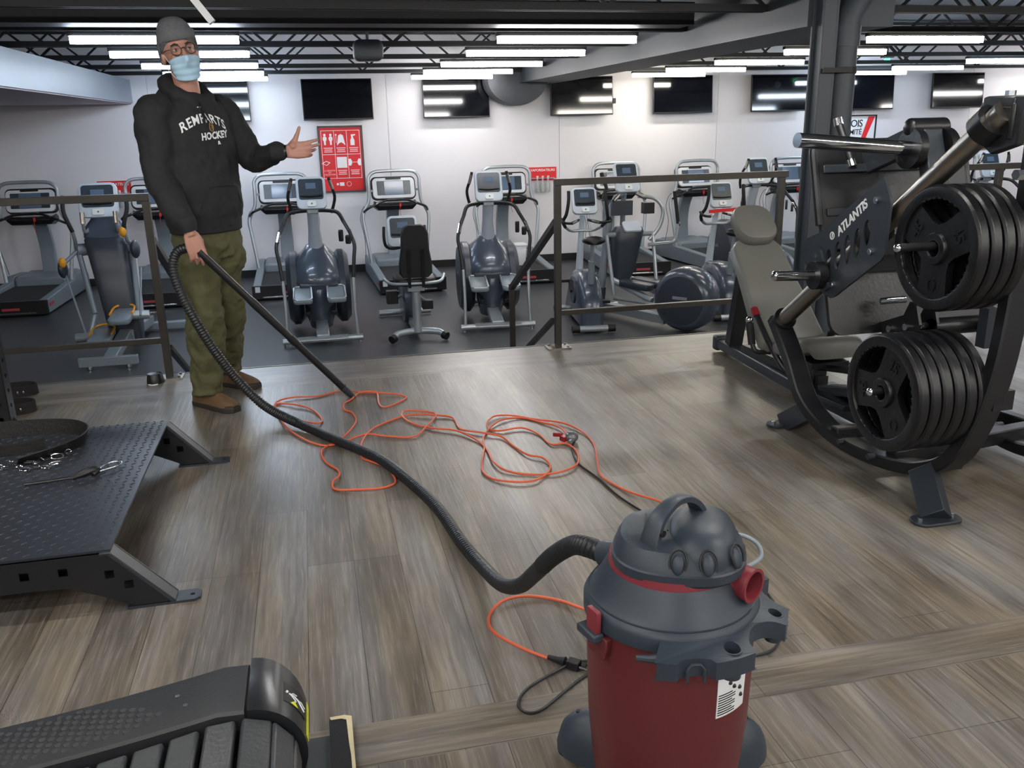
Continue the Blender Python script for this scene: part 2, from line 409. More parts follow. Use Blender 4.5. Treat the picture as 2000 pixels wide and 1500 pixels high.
# broken wrap and debris at the foot of the column
deb = mat('crumbled_grey_mortar', '4a4a4a', 0.9, 0, 0.6, 80, 0.4, 30)
mb = MB(); rr = random.Random(3)
for k in range(60):
    a = rr.uniform(-2.6, 0.5); d = rr.uniform(0.19, 0.26); s = rr.uniform(0.008, 0.024)
    mb.ell((3.22+d*math.cos(a)*1.1, 5.15+d*math.sin(a)*0.6, s*0.5), (s, s*0.8, s*0.6), 6, 4)
tag(mb.build('mortar_crumbs', deb), 'crumbled grey mortar crumbs lying around the foot of the column', 'debris')['kind'] = 'stuff'

# ------------------------------------------------------------------ joists
def joist(y, x0, x1, zb=2.065, zt=2.60):
    t = thing('ceiling_joist', 'x', 'joist', ((x0+x1)/2, y, zb), 'open web steel joists under the dark ceiling')
    mb = MB()
    for dy in (-0.03, 0.03):
        mb.box(((x0+x1)/2, y+dy, zb+0.022), (x1-x0, 0.03, 0.045)); mb.box(((x0+x1)/2, y+dy, zt-0.02), (x1-x0, 0.03, 0.04))
    mb.build('chord', joist_m, t)
    mb = MB(); n = max(2, int(round((x1-x0)/1.15))); w = (x1-x0)/n
    for k in range(n):
        a = x0+w*k
        mb.bar((a, y, zb+0.03), (a+w/2, y, zt-0.03), 0.022); mb.bar((a+w/2, y, zt-0.03), (a+w, y, zb+0.03), 0.022)
        mb.bar((a+w/2, y, zt-0.03), (a+w/2, y, zb+0.03), 0.018)
    mb.build('web', joist_m, t)
    return t
pos = [(5.75, 'nearest joist, over the stair opening'), (7.06, 'joist over the nearest row of tube lights'), (8.41, 'joist over the second row of tube lights'), (9.96, 'joist over the third row of tube lights'), (11.41, 'joist over the fourth row of tube lights'), (12.71, 'joist over the tube lights by the back wall')]
for y, d in pos:
    joist(y, X0, 3.08)['label'] = 'black web '+d+', left of the beam'
    joist(y, 3.70, X1)['label'] = 'black web '+d+', right of the beam'
for k, y in enumerate((3.9, 2.2, 0.5, -1.2, -2.9)):
    j = joist(y, X0, X1, 2.2); j['label'] = 'black open web steel joist over the wooden floor'; j['group'] = 'joists over the wooden floor'

# wide flat duct crossing under the ceiling
t = MB(); t.box((-0.3, 6.72, 2.15), (6.5, 0.28, 0.16)); tag(t.build('flat_duct', joist_m, bevel=0.006), 'wide black flat duct crossing under the ceiling before the first tube light', 'duct')
mb = MB(); mb.lathe([(0.02, 0), (0.19, 0.0), (0.2, 0.02), (0.2, 1.1)], 32, (1.05, 7.2, 2.36), (0, 1, 0)); tag(mb.build('round_duct', joist_m), 'black round ventilation duct above the first joist', 'duct')
mb = MB(); mb.lathe([(0.01, -0.02), (0.30, 0.0), (0.44, 0.05), (0.46, 0.2), (0.46, 0.38)], 40, (3.07, 12.80, 1.98), (0, 1, 0))
M = mb.v; mb.v = [(p[0], p[1], 1.98+(p[2]-1.98)*0.8) for p in M]
tag(mb.build('duct_end', mat('grey_duct_wrap', '4a4d52', 0.7, 0, 0.5, 12, 0.2, 6)), 'rounded dark grey duct end bulging under the beam at the back wall', 'duct')

# ------------------------------------------------------------------ tube lights
cool = mat('tube_light_cool', 'ffffff', 0.5, emit=(0.72, 0.85, 1.0), power=TUBE_POWER)
neut = mat('tube_light_neutral', 'ffffff', 0.5, emit=(1.0, 0.97, 0.95), power=TUBE_POWER)
warm = mat('tube_light_warm', 'ffffff', 0.5, emit=(1.0, 0.93, 0.80), power=TUBE_POWER)
upm = mat('tube_light_upper', 'ffffff', 0.5, emit=(1.0, 0.96, 0.90), power=TUBE_POWER_UP)
def tube_light(x, y, z, m, label, group):
    t = thing('tube_light', label, 'ceiling light', (x, y, z), group)
    mb = MB(); mb.rbox((x, y, z), (1.13, 0.062, 0.05), 0.024, frame_z((0, 0, 1)) if 0 else None, 3); mb.build('diffuser', m, t)
    mb = MB(); mb.box((x, y, z+0.04), (1.15, 0.05, 0.03)); mb.build('housing', joist_m, t)
    return t
rows = [(7.0, 'nearest'), (8.35, 'second'), (9.9, 'third'), (11.35, 'fourth'), (12.6, 'last')]
cols = [(-0.96, cool, 'in the left line of tubes over the man', 'left line of tube lights'), (2.08, neut, 'in the line of tubes left of the grey beam', 'tube lights left of the beam'), (5.28, warm, 'in the line of tubes between the grey beam and the column', 'tube lights right of the beam'), (8.65, cool, 'in the line of tubes right of the column', 'tube lights right of the column')]
for x, m, d, g in cols:
    for y, r_ in rows:
        tube_light(x, y, 2.0, m, '%s tube light %s' % (r_, d), g)
for y in (9.9, 11.35, 12.6): tube_light(12.2, y, 2.0, neut, 'bright white tube light cut off at the right edge, row at %s' % {9.9: 'mid room', 11.35: 'three quarters back', 12.6: 'the back wall'}[y], 'tube lights at the far right')
for x in (-3.6, -0.9, 1.8, 4.5, 7.2):
    for y in (2.6, 0.9, -0.8, -2.5): tube_light(x, y, 2.13, upm, 'tube light over the wooden floor, behind the camera', 'tube lights behind the camera')
def holed(outer, holes, t, F=None, c=(0, 0, 0)):
    """flat plate of outline outer with holes, thickness t centred on its plane"""
    cu = bpy.data.curves.new('h', 'CURVE'); cu.dimensions = '2D'; cu.fill_mode = 'BOTH'; cu.extrude = t/2
    for pl_ in [outer]+holes:
        sp = cu.splines.new('POLY'); sp.points.add(len(pl_)-1); sp.use_cyclic_u = True
        for i, (x, y) in enumerate(pl_): sp.points[i].co = (x, y, 0, 1)
    ob = bpy.data.objects.new('h', cu); COL.objects.link(ob)
    dg = bpy.context.evaluated_depsgraph_get(); dg.update()
    me = bpy.data.meshes.new_from_object(ob.evaluated_get(dg))
    F = np.eye(3) if F is None else F; c = np.array(c, float)
    vs = [c+F @ np.array(v.co) for v in me.vertices]; fs = [tuple(p.vertices) for p in me.polygons]
    bpy.data.objects.remove(ob); bpy.data.curves.remove(cu); bpy.data.meshes.remove(me)
    return vs, fs
def sq(cx, cy, r): return [(cx-r, cy-r), (cx+r, cy-r), (cx+r, cy+r), (cx-r, cy+r)]
# ------------------------------------------------------------------ cardio machines (local origin = rear centre on the floor, +y towards the wall)
def console(t, c, w, h, tilt=20, m=None, lcd=True, bright=False, yaw=0):
    """rounded pale console with a dark face, a reading ledge and a round keypad; faces -y"""
    F = rotm('Z', yaw) @ rotm('X', -tilt) @ F_XZ
    c = np.array(c, float)
    mb = MB(); mb.rbox(c, (w, h, 0.05), w*0.18, F, 5, 0.012); o = mb.build('console', m or pale_pl, t)
    mb = MB(); mb.rbox(c+F @ V3(0, h*0.10, 0.026), (w*0.82, h*0.64, 0.006), w*0.08, F, 3); mb.build('display_face', clear_pl if bright else panel_dk, o)
    mb = MB(); mb.use(screen_m).box(c+F @ V3(0, h*0.20, 0.030), (w*0.34, h*0.18, 0.004), F)
    mb.use(black_pl).tube([c+F @ V3(-w*0.36, -h*0.10, 0.034), c+F @ V3(0, -h*0.13, 0.04), c+F @ V3(w*0.36, -h*0.10, 0.034)], 0.012, 6)
    mb.build('display', None, o)
    mb = MB(); mb.use(white_pl).rbox(c+F @ V3(0, -h*0.36, 0.034), (w*0.3, h*0.17, 0.02), 0.015, F, 3); mb.use(green_pl).cyl(c+F @ V3(0, -h*0.36, 0.044), c+F @ V3(0, -h*0.36, 0.048), 0.009, 10)
    mb.build('keypad', None, o)
    return o
def make_treadmill():
    t = thing('treadmill', 'x', 'treadmill')
    mb = MB()
    for s in (-1, 1):
        mb.prism([(0.04, 0.02), (0.02, 0.19), (1.25, 0.24), (1.35, 0.30), (1.85, 0.28), (1.93, 0.20), (1.93, 0.02)], 0.10, np.array([[0, 0, 1], [1, 0, 0], [0, 1, 0]], float), (-0.43 if s < 0 else 0.33, 0, 0))
    mb.build('side_rail', grey_pl, t, bevel=0.012)
    mb = MB(); mb.box((0, 1.60, 0.17), (0.66, 0.66, 0.24)); mb.build('motor_hood', grey_pl, t, bevel=0.04)
    mb = MB(); mb.tube([(0, 0.10, 0.12), (0, 0.10, 0.121)], 0.001, 4); mb = MB()
    mb.box((0, 0.66, 0.155), (0.655, 1.2, 0.04)); mb.cyl((-0.325, 0.09, 0.135), (0.325, 0.09, 0.135), 0.045, 14); mb.build('belt', belt_m, t)
    mb = MB(); mb.use(black_pl).box((0, -0.005, 0.11), (0.88, 0.05, 0.17)); mb.use(chrome).box((0, -0.035, 0.05), (0.62, 0.01, 0.018)); mb.use(pinkred).box((0.03, -0.034, 0.10), (0.2, 0.006, 0.03))
    mb.use(black_pl).box((0, 0.4, 0.03), (0.8, 0.7, 0.05))
    mb.build('rear_cap', None, t, bevel=0.008)
    mb = MB()
    for s in (-1, 1): mb.box((s*0.434, 0.18, 0.12), (0.005, 0.16, 0.035))
    mb.build('side_badge', pinkred, t)
    mb = MB(); mb.box((-0.37, -0.032, 0.15), (0.06, 0.005, 0.07)); mb.build('label_sticker', sticker, t)
    half = [(0.40, 1.22, 0.2), (0.42, 1.25, 0.42), (0.455, 1.30, 0.70), (0.47, 1.33, 0.88), (0.43, 1.35, 0.99), (0.375, 1.36, 1.10), (0.36, 1.37, 1.30), (0.355, 1.38, 1.42), (0.28, 1.385, 1.495), (0.12, 1.39, 1.51)]
    path = catmull(half+[(-x, y, z) for x, y, z in reversed(half)], 5)
    mb = MB(); mb.tube(path, 0.024, 10); mb.build('handrail_hoop', silver, t)
    mb = MB(); mb.tube(catmull([(0, 1.75, 0.25), (0, 1.78, 0.6), (0, 1.72, 0.85), (0, 1.60, 1.03)], 6), 1, sec=[(-0.09, -0.04), (0.09, -0.04), (0.09, 0.04), (-0.09, 0.04)], up=(0, 1, 0)); mb.build('mast', grey_pl, t, bevel=0.01)
    # console
    F = rotm('X', -15) @ F_XZ; c = V3(0, 1.45, 1.26)
    mb = MB(); mb.rbox(c+V3(0, 0.03, 0), (0.64, 0.33, 0.07), 0.07, F, 4, 0.015); con = mb.build('console', black_pl, t)
    mb = MB(); mb.rbox(c+F @ V3(0, 0, 0.022), (0.60, 0.29, 0.04), 0.06, F, 4, 0.01); mb.build('console_frame', white_pl, con)
    mb = MB(); mb.use(panel_dk).rbox(c+F @ V3(0, 0, 0.045), (0.48, 0.2, 0.004), 0.01, F); mb.use(screen_m).box(c+F @ V3(0, 0.0, 0.049), (0.27, 0.19, 0.004), F); mb.build('screen', None, con)
    mb = MB(); mb.use(black_pl).rbox(c+F @ V3(0, 0.135, 0.044), (0.22, 0.03, 0.02), 0.01, F); mb.build('top_vent', None, con)
    mb = MB(); mb.loft([[V3(-0.3, y, z) for y, z in ((1.28, 1.08), (1.40, 1.10), (1.48, 1.06), (1.48, 1.0), (1.30, 1.03))], [V3(-0.24, y, z-0.05) for y, z in ((1.26, 1.09), (1.40, 1.12), (1.50, 1.06), (1.50, 1.0), (1.30, 1.02))],
                       [V3(0.24, y, z-0.05) for y, z in ((1.26, 1.09), (1.40, 1.12), (1.50, 1.06), (1.50, 1.0), (1.30, 1.02))], [V3(0.3, y, z) for y, z in ((1.28, 1.08), (1.40, 1.10), (1.48, 1.06), (1.48, 1.0), (1.30, 1.03))]])
    mb.build('lower_tray', black_pl, t, bevel=0.01)
    mb = MB(); mb.use(white_pl).rbox((0, 1.29, 1.10), (0.24, 0.05, 0.03), 0.01, rotm('X', -30) @ F_XZ); mb.use(red_pl).rbox((0.01, 1.262, 1.112), (0.07, 0.03, 0.012), 0.01, rotm('X', -50) @ F_XZ); mb.use(green_pl).rbox((-0.08, 1.262, 1.112), (0.05, 0.025, 0.01), 0.01, rotm('X', -50) @ F_XZ)
    mb.build('key_panel', None, t)
    for s in (-1, 1):
        mb = MB(); mb.use(black_pl).tube(catmull([(0, 1.24, 1.115), (s*0.16, 1.22, 1.11), (s*0.3, 1.18, 1.06), (s*0.40, 1.16, 1.02), (s*0.455, 1.30, 0.96)], 5), 0.017, 8)
        mb.use(steel).tube([(s*0.2, 1.213, 1.10), (s*0.29, 1.185, 1.066)], 0.019, 8); mb.build('grab_bar', None, t)
    mb = MB()
    for s in (-1, 1): mb.bar((s*0.30, 1.42, 1.24), (s*0.37, 1.36, 1.24), 0.03, 0.03); 
    mb.build('console_bracket', silver, t)
    mb = MB(); mb.tube(catmull([(0.06, 1.25, 1.05), (0.05, 1.24, 0.93), (0.07, 1.25, 0.86)], 4), 0.003, 5); mb.box((0.06, 1.255, 1.04), (0.025, 0.02, 0.05)); mb.build('safety_key', red_pl, t)
    mb = MB(); mb.tube(catmull([(-0.30, 1.42, 1.03), (-0.44, 1.4, 1.02), (-0.5, 1.42, 0.85), (-0.46, 1.4, 0.6), (-0.45, 1.5, 0.3)], 5), 0.004, 5); mb.build('cable', black_pl, t)
    return t
tm = make_treadmill(); tm.location = (-3.62, 11.38, LOW); tm.rotation_euler = (0, 0, R(-2)); G = 'treadmills along the back wall'
tm['group'] = G; tm['label'] = 'treadmill at the far left edge, standing left of the slate stepper with amber trim'
for x, y, rz, lab in ((-2.02, 11.38, 0, 'treadmill half hidden behind the man and the stepper with amber trim'),
                      (-0.36, 11.47, 0, 'treadmill under the big red framed poster, behind the first elliptical'),
                      (1.25, 11.37, 2, 'treadmill standing behind the recumbent bike with the black seat back'),
                      (2.82, 11.5, -2, 'treadmill with two white bins standing on its belt'),
                      (4.52, 11.6, -4, 'treadmill behind the console of the cross trainer with the round housing'),
                      (6.05, 11.5, 6, 'treadmill behind the exercise bike with red tape on its bars'),
                      (7.50, 11.45, 0, 'treadmill seen right of the rail end, left of the column'),
                      (9.05, 11.45, 0, 'treadmill behind the leg press right of the column'),
                      (10.5, 11.45, 0, 'treadmill at the far right, its hoop seen above the leg press')):
    dup(tm, (x, y, LOW), R(rz), lab, G)

def make_elliptical():
    t = thing('elliptical', 'x', 'elliptical trainer')
    mb = MB(); mb.use(silver).tube([(-0.40, 0, 0.055), (0.40, 0, 0.055)], 0.03, 10); mb.box((0, 0.0, 0.075), (0.5, 0.07, 0.02)); mb.use(zinc)
    for s in (-1, 1): mb.cyl((s*0.37, 0, 0.0), (s*0.37, 0, 0.03), 0.02, 10)
    mb.build('rear_foot_bar', None, t)
    mb = MB(); mb.bar((0, 0, 0.07), (0, 0.55, 0.16), 0.13, 0.07); mb.build('base_beam', silver, t, bevel=0.01)
    mb = MB(); mb.tube([(-0.28, 1.45, 0.04), (0.28, 1.45, 0.04)], 0.03, 10); mb.build('front_foot_bar', silver, t)
    for s in (-1, 1):
        mb = MB(); mb.use(silver).tube(catmull([(s*0.355, 0, 0.05), (s*0.345, 0.04, 0.35), (s*0.35, 0.08, 0.66)], 4), 0.017, 9)
        mb.use(black_metal).tube(catmull([(s*0.35, 0.08, 0.66), (s*0.37, 0.12, 0.85), (s*0.385, 0.16, 0.98), (s*0.35, 0.22, 1.10), (s*0.30, 0.30, 1.20)], 4), 0.019, 9)
        mb.use(chrome).tube([(s*0.372, 0.175, 1.03), (s*0.345, 0.235, 1.12)], 0.021, 9)
        mb.use(black_metal).tube(catmull([(s*0.30, 0.30, 1.20), (s*0.25, 0.40, 1.285), (s*0.14, 0.52, 1.30), (0, 0.56, 1.30)], 4), 0.02, 9)
        mb.build('side_rail', None, t)
    for s in (-1, 1):
        mb = MB(); mb.use(grip).tube(catmull([(s*0.19, 0.60, 1.27), (s*0.22, 0.56, 1.35), (s*0.235, 0.50, 1.45), (s*0.20, 0.44, 1.57), (s*0.185, 0.43, 1.64)], 5), 0.016, 8)
        mb.use(steel).tube([(s*0.217, 0.438, 1.52), (s*0.192, 0.425, 1.61)], 0.018, 8); mb.build('moving_handle', None, t)
    mb = MB(); mb.use(silver).box((0, 0.56, 1.30), (0.12, 0.08, 0.06)); mb.build('column_clamp', None, t, bevel=0.01)
    mb = MB(); mb.tube([(0, 0.58, 1.30), (0, 0.66, 1.10), (0.005, 0.72, 0.86)], [0.06, 0.062, 0.085], 20); mb.build('column', clear_pl, t)
    c0 = console(t, (0, 0.52, 1.48), 0.30, 0.34, 22)
    # drive housing: egg shaped cover with two side pods
    rings = []
    for z, w, y0, y1 in ((0.93, 0.10, 0.66, 0.80), (0.86, 0.15, 0.60, 0.95), (0.78, 0.235, 0.52, 1.15), (0.68, 0.30, 0.44, 1.30), (0.56, 0.335, 0.38, 1.40), (0.48, 0.34, 0.42, 1.42)):
        cy, ry = (y0+y1)/2, (y1-y0)/2
        rings.append([V3(w*0.98*math.copysign(abs(math.cos(a))**0.8, math.cos(a)), cy+ry*math.copysign(abs(math.sin(a))**0.8, math.sin(a)), z) for a in (2*PI*k/28 for k in range(28))])
    mb = MB(); mb.loft(rings); mb.build('upper_cover', slate_pl, t, sharp=60)
    mb = MB(); mb.box((0, 0.43, 0.50), (0.40, 0.10, 0.13)); mb.build('pedal_recess', dslate_pl, t, bevel=0.02)
    for s in (-1, 1):
        mb = MB(); mb.lathe([(0.02, -0.08), (0.34, -0.08), (0.40, -0.03), (0.40, 0.03), (0.34, 0.08), (0.02, 0.08)], 30, (s*0.25, 0.86, 0.45), (1, 0, 0)); mb.build('side_pod', dslate_pl, t)
        mb = MB(); mb.box((s*0.135, 0.70, 0.33), (0.05, 0.9, 0.05), rotm('X', 8)); mb.build('pedal_arm', black_pl, t, bevel=0.01)
        mb = MB(); mb.use(grey_pl).rbox((s*0.17, 0.24, 0.47), (0.19, 0.36, 0.035), 0.04, rotm('X', 14), 4, 0.008); mb.use(silver).ring([(0.0, 0), (0.008, 0), (0.008, 0.008), (0, 0.008)], 4, (0, 0, -1)) if 0 else None
        mb.use(silver).tube([V3(s*0.17, 0.24, 0.495)+rotm('X', 14) @ V3(a*0.09, b*0.17, 0) for a, b in ((-1, -.8), (-.7, -1), (.7, -1), (1, -.8), (1, .8), (.7, 1), (-.7, 1), (-1, .8))], 0.009, 6, closed=True)
        mb.build('foot_pedal', None, t)
    rings = []
    for z, w, y0 in ((0.07, 0.12, 0.42), (0.25, 0.16, 0.36), (0.40, 0.17, 0.34), (0.50, 0.11, 0.36)):
        rings.append([V3(w*math.cos(a), y0+0.22+0.22*math.sin(a), z) for a in (2*PI*k/20 for k in range(20))])
    mb = MB(); mb.loft(rings); mb.build('centre_cover', slate_pl, t, sharp=60)
    mb = MB(); mb.use(black_pl).rbox((0.33, 0.20, 1.03), (0.07, 0.09, 0.03), 0.02, rotm('Z', 60) @ F_XZ); mb.rbox((0.26, 0.22, 1.07), (0.05, 0.12, 0.03), 0.02, rotm('Z', 60) @ F_XZ)
    mb.build('bottle_holder', None, t)
    return t
el = make_elliptical(); el.location = (0.03, 8.86, LOW); el['group'] = 'stair climbing ellipticals'; el['label'] = 'slate grey elliptical standing in front of the red poster treadmill'
e2 = dup(el, (1.87, 8.92, LOW), R(-4), 'slate grey elliptical with bright clear console left of the stair handrail', 'stair climbing ellipticals')
for x, y, lab in ((5.62, 10.3, 'elliptical console seen behind the grey bench headrest'), (8.72, 9.9, 'elliptical behind the leg press under the right railing')):
    dup(el, (x, y-0.4, LOW), R(0), lab, 'ellipticals in the far row')

# upright bike
def make_bike():
    t = thing('exercise_bike', 'x', 'exercise bike')
    for y, n in ((0.0, 'rear_foot_bar'), (1.12, 'front_foot_bar')):
        mb = MB(); mb.use(silver).tube([(-0.16, y, 0.05), (0.16, y, 0.05)], 0.034, 12); mb.use(black_pl).tube([(-0.23, y, 0.05), (-0.15, y, 0.05)], 0.04, 12).tube([(0.15, y, 0.05), (0.23, y, 0.05)], 0.04, 12); mb.build(n, None, t)
    poly = [(0.02, 0.06), (0.0, 0.20), (0.05, 0.36), (0.12, 0.47), (0.22, 0.56), (0.34, 0.60), (0.62, 0.58), (0.80, 0.46), (0.95, 0.28), (1.1, 0.08)]
    FY = np.array([[0, 0, 1], [1, 0, 0], [0, 1, 0]], float)
    mb = MB()
    def prof(sc, x): return [V3(x, 0.5+(a-0.5)*sc, 0.07+(b-0.07)*sc) for a, b in poly]
    mb.loft([prof(0.86, -0.12), prof(0.97, -0.10), prof(1, -0.06), prof(1, 0.06), prof(0.97, 0.10), prof(0.86, 0.12)]); mb.build('housing', slate_pl, t, sharp=50)
    for s in (-1, 1):
        mb = MB(); mb.use(dslate_pl).cyl((s*0.118, 0.5, 0.36), (s*0.135, 0.5, 0.36), 0.13, 24)
        mb.use(black_pl).bar((s*0.145, 0.5, 0.36), (s*0.145, 0.5-s*0.13, 0.36-s*0.1), 0.02, 0.035); mb.box((s*0.2, 0.5-s*0.13, 0.36-s*0.1), (0.1, 0.1, 0.03)); mb.build('crank', None, t)
    mb = MB(); mb.use(grey_pl).tube([(0, 0.16, 0.5), (0, 0.12, 0.74)], 0.035, 12); mb.use(silver).tube([(0, 0.12, 0.74), (0, 0.09, 0.92)], 0.02, 10); mb.build('seat_post', None, t)
    mb = MB(); mb.loft([[V3(w*math.cos(a), y, 0.96+h*math.sin(a)+dz) for a in (2*PI*k/14 for k in range(14))] for y, w, h, dz in ((-0.06, 0.05, 0.03, 0.0), (-0.03, 0.11, 0.045, 0.01), (0.05, 0.12, 0.045, 0.005), (0.12, 0.07, 0.035, 0), (0.22, 0.03, 0.025, 0), (0.27, 0.02, 0.015, -0.005))]); mb.build('saddle', black_pl, t, sharp=60)
    mb = MB(); mb.use(pale_pl).tube([(0, 0.80, 0.45), (0, 0.72, 0.80), (0, 0.62, 1.17)], [0.045, 0.036, 0.03], 14); mb.build('column', None, t)
    console(t, (0, 0.52, 1.32), 0.27, 0.29, 24)
    mb = MB(); 
    mb.use(silver).tube(catmull([(-0.20, 0.55, 1.05), (-0.12, 0.62, 1.0), (0, 0.64, 1.0), (0.12, 0.62, 1.0), (0.20, 0.55, 1.05)], 5), 0.017, 9)
    for s in (-1, 1):
        mb.use(grip).tube(catmull([(s*0.20, 0.55, 1.05), (s*0.24, 0.46, 1.12), (s*0.22, 0.38, 1.20), (s*0.20, 0.36, 1.33), (s*0.195, 0.38, 1.44)], 5), 0.018, 9)
        mb.use(black_pl).tube(catmull([(s*0.05, 0.56, 1.12), (s*0.14, 0.44, 1.1), (s*0.25, 0.36, 1.12), (s*0.26, 0.44, 1.15)], 5), 0.014, 8)
        mb.use(steel).tube([(s*0.09, 0.50, 1.112), (s*0.15, 0.43, 1.10)], 0.018, 8)
    mb.build('handlebar', None, t)
    return t
bk = make_bike(); bk.location = (2.80, 8.49, LOW); bk.rotation_euler = (0, 0, R(-6)); bk['label'] = 'upright exercise bike with black saddle right behind the rail corner post'; bk['group'] = 'upright exercise bikes'
b2 = dup(bk, (4.42, 8.55, LOW), R(-4), 'upright exercise bike with red tape across its handlebar', 'upright exercise bikes')
mb = MB(); mb.box((0, 0.40, 1.16), (0.40, 0.012, 0.035), rotm('Y', -3)); o = mb.build('barrier_tape', red_pl, None); o.location = (0, 0.40, 1.145); o.parent = b2; o['label'] = 'red tape across the bars'
o.location = (0, 0.335, 1.145)

# recumbent bike
t = thing('recumbent_bike', 'recumbent bike with black seat back between the two slate ellipticals', 'exercise bike', (0.99, 8.70, LOW))
bx, by = 0.99, 8.70
def P(x, y, z): return (bx+x, by+y, LOW+z)
mb = MB(); mb.use(silver).tube(catmull([P(-0.26, -0.02, 0.05), P(-0.20, 0.05, 0.08), P(0, 0.10, 0.09), P(0.20, 0.05, 0.08), P(0.26, -0.02, 0.05)], 6), 0.034, 12)
mb.use(black_pl).tube([P(-0.285, -0.045, 0.045), P(-0.25, -0.008, 0.055)], 0.042, 12).tube([P(0.285, -0.045, 0.045), P(0.25, -0.008, 0.055)], 0.042, 12); mb.build('rear_foot_bar', None, t)
mb = MB(); mb.tube([P(0, 0.08, 0.08), P(0, 0.10, 0.50)], 0.045, 12); mb.box(P(0, 0.1, 0.54), (0.17, 0.12, 0.05)); mb.build('seat_post', silver, t)
mb = MB(); mb.bar(P(0, 0.1, 0.10), P(0, 1.35, 0.12), 0.08, 0.08); mb.tube([P(-0.3, 1.32, 0.045), P(0.3, 1.32, 0.045)], 0.034, 12); mb.build('base_beam', silver, t)
mb = MB(); mb.loft([[V3(bx+x, by+0.75+(0.32*s_)*math.cos(a), LOW+0.34+0.30*s_*math.sin(a)) for a in (2*PI*k/24 for k in range(24))] for x, s_ in ((-0.09, 0.8), (-0.08, 0.97), (0, 1), (0.08, 0.97), (0.09, 0.8))]); mb.build('drive_housing', slate_pl, t, sharp=60)
mb = MB(); mb.use(black_pl).box(P(-0.20, 0.62, 0.36), (0.12, 0.10, 0.14)); mb.use(silver).tube([P(-0.2, 0.62, 0.3), P(-0.1, 0.75, 0.34)], 0.015, 8); mb.build('pedal', None, t, bevel=0.01)
mb = MB(); mb.use(black_pl).box(P(0.2, 0.8, 0.22), (0.12, 0.1, 0.1)); mb.use(silver).tube([P(0.2, 0.8, 0.24), P(0.1, 0.75, 0.34)], 0.015, 8); mb.build('pedal', None, t, bevel=0.01)
mb = MB(); mb.rbox(P(0, 0.20, 0.62), (0.42, 0.36, 0.08), 0.09, rotm('X', 6), 5, 0.025); mb.build('seat', black_pl, t)
mb = MB()
def sring(y, sc): return [V3(bx+x*sc, by+y+(z-0.9)*-0.10, LOW+0.92+(z-0.92)*(0.9+0.1*sc)) for x, z in [(0.125, 0.66), (0.165, 0.70), (0.165, 0.80), (0.14, 0.95), (0.135, 1.10), (0.11, 1.17), (0.07, 1.19), (-0.07, 1.19), (-0.11, 1.17), (-0.135, 1.10), (-0.14, 0.95), (-0.165, 0.80), (-0.165, 0.70), (-0.125, 0.66)]]
mb.loft([sring(-0.05, 0.9), sring(-0.03, 1), sring(0.02, 1), sring(0.05, 0.92)]); mb.build('backrest', grip, t, sharp=50)
mb = MB(); mb.bar(P(-0.07, -0.01, 0.56), P(-0.07, -0.07, 0.95), 0.03, 0.015, (0, 1, 0)); mb.bar(P(0.07, -0.01, 0.56), P(0.07, -0.07, 0.95), 0.03, 0.015, (0, 1, 0)); mb.build('back_frame', black_metal, t)
mb = MB(); mb.tube(catmull([P(-0.30, 0.25, 0.62), P(-0.24, 0.06, 0.60), P(0, 0.0, 0.60), P(0.24, 0.06, 0.60), P(0.32, 0.25, 0.64)], 6), 0.016, 8); mb.build('side_grips', silver, t)
mb = MB(); mb.tube([P(0, 0.95, 0.45), P(0, 1.15, 0.95)], 0.035, 12); mb.build('column', silver, t)
console(t, P(0, 1.10, 1.0), 0.34, 0.34, 15)
mb = MB(); mb.use(grip)
for s in (-1, 1): mb.tube(catmull([P(0, 1.15, 0.82), P(s*0.12, 1.05, 0.82), P(s*0.2, 0.95, 0.86), P(s*0.225, 0.9, 0.95), P(s*0.22, 0.9, 1.08)], 5), 0.017, 8)
mb.build('handlebar', None, t)

# adaptive stepper with amber trim (left)
bx, by = -1.95, 8.52
t = thing('stepper', 'tall slate stepper with amber pedals and trim seen behind the left railing', 'stepper', (bx, by, LOW))
mb = MB(); mb.use(grey_pl).box(P(0, 0.0, 0.075), (0.52, 0.06, 0.085)); mb.use(zinc).cyl(P(-0.17, 0, 0.0), P(-0.17, 0, 0.04), 0.03, 12).cyl(P(0.17, 0, 0.0), P(0.17, 0, 0.04), 0.03, 12); mb.build('rear_foot_bar', None, t, bevel=0.006)
mb = MB(); mb.bar(P(0.02, 0.0, 0.09), P(0.08, 0.55, 0.22), 0.12, 0.08); mb.bar(P(0.08, 0.5, 0.2), P(0.1, 1.6, 0.12), 0.14, 0.1); mb.box(P(0.25, 1.55, 0.06), (0.5, 0.1, 0.08)); mb.build('base_beam', grey_pl, t, bevel=0.01)
rings = []
for z, y, w, d in ((0.12, 0.55, 0.14, 0.10), (0.30, 0.60, 0.155, 0.16), (0.7, 0.66, 0.165, 0.18), (1.0, 0.72, 0.185, 0.16), (1.12, 0.74, 0.19, 0.15), (1.15, 0.76, 0.175, 0.14)):
    rings.append([V3(bx-0.05+(0.14-z*0.11)+w*math.copysign(abs(math.cos(a))**0.35, math.cos(a)), by+y+0.1+d*math.copysign(abs(math.sin(a))**0.35, math.sin(a)), LOW+z) for a in (2*PI*k/32 for k in range(32))])
mb = MB(); mb.loft(rings); mb.build('body_panel', dslate_pl, t, sharp=50)
rings = []
for z, y, w, d in ((1.14, 0.76, 0.19, 0.15), (1.22, 0.78, 0.19, 0.13), (1.30, 0.83, 0.13, 0.08), (1.38, 0.86, 0.09, 0.05)):
    rings.append([V3(bx-0.04+w*math.copysign(abs(math.cos(a))**0.5, math.cos(a)), by+y+0.1+d*math.copysign(abs(math.sin(a))**0.5, math.sin(a)), LOW+z) for a in (2*PI*k/28 for k in range(28))])
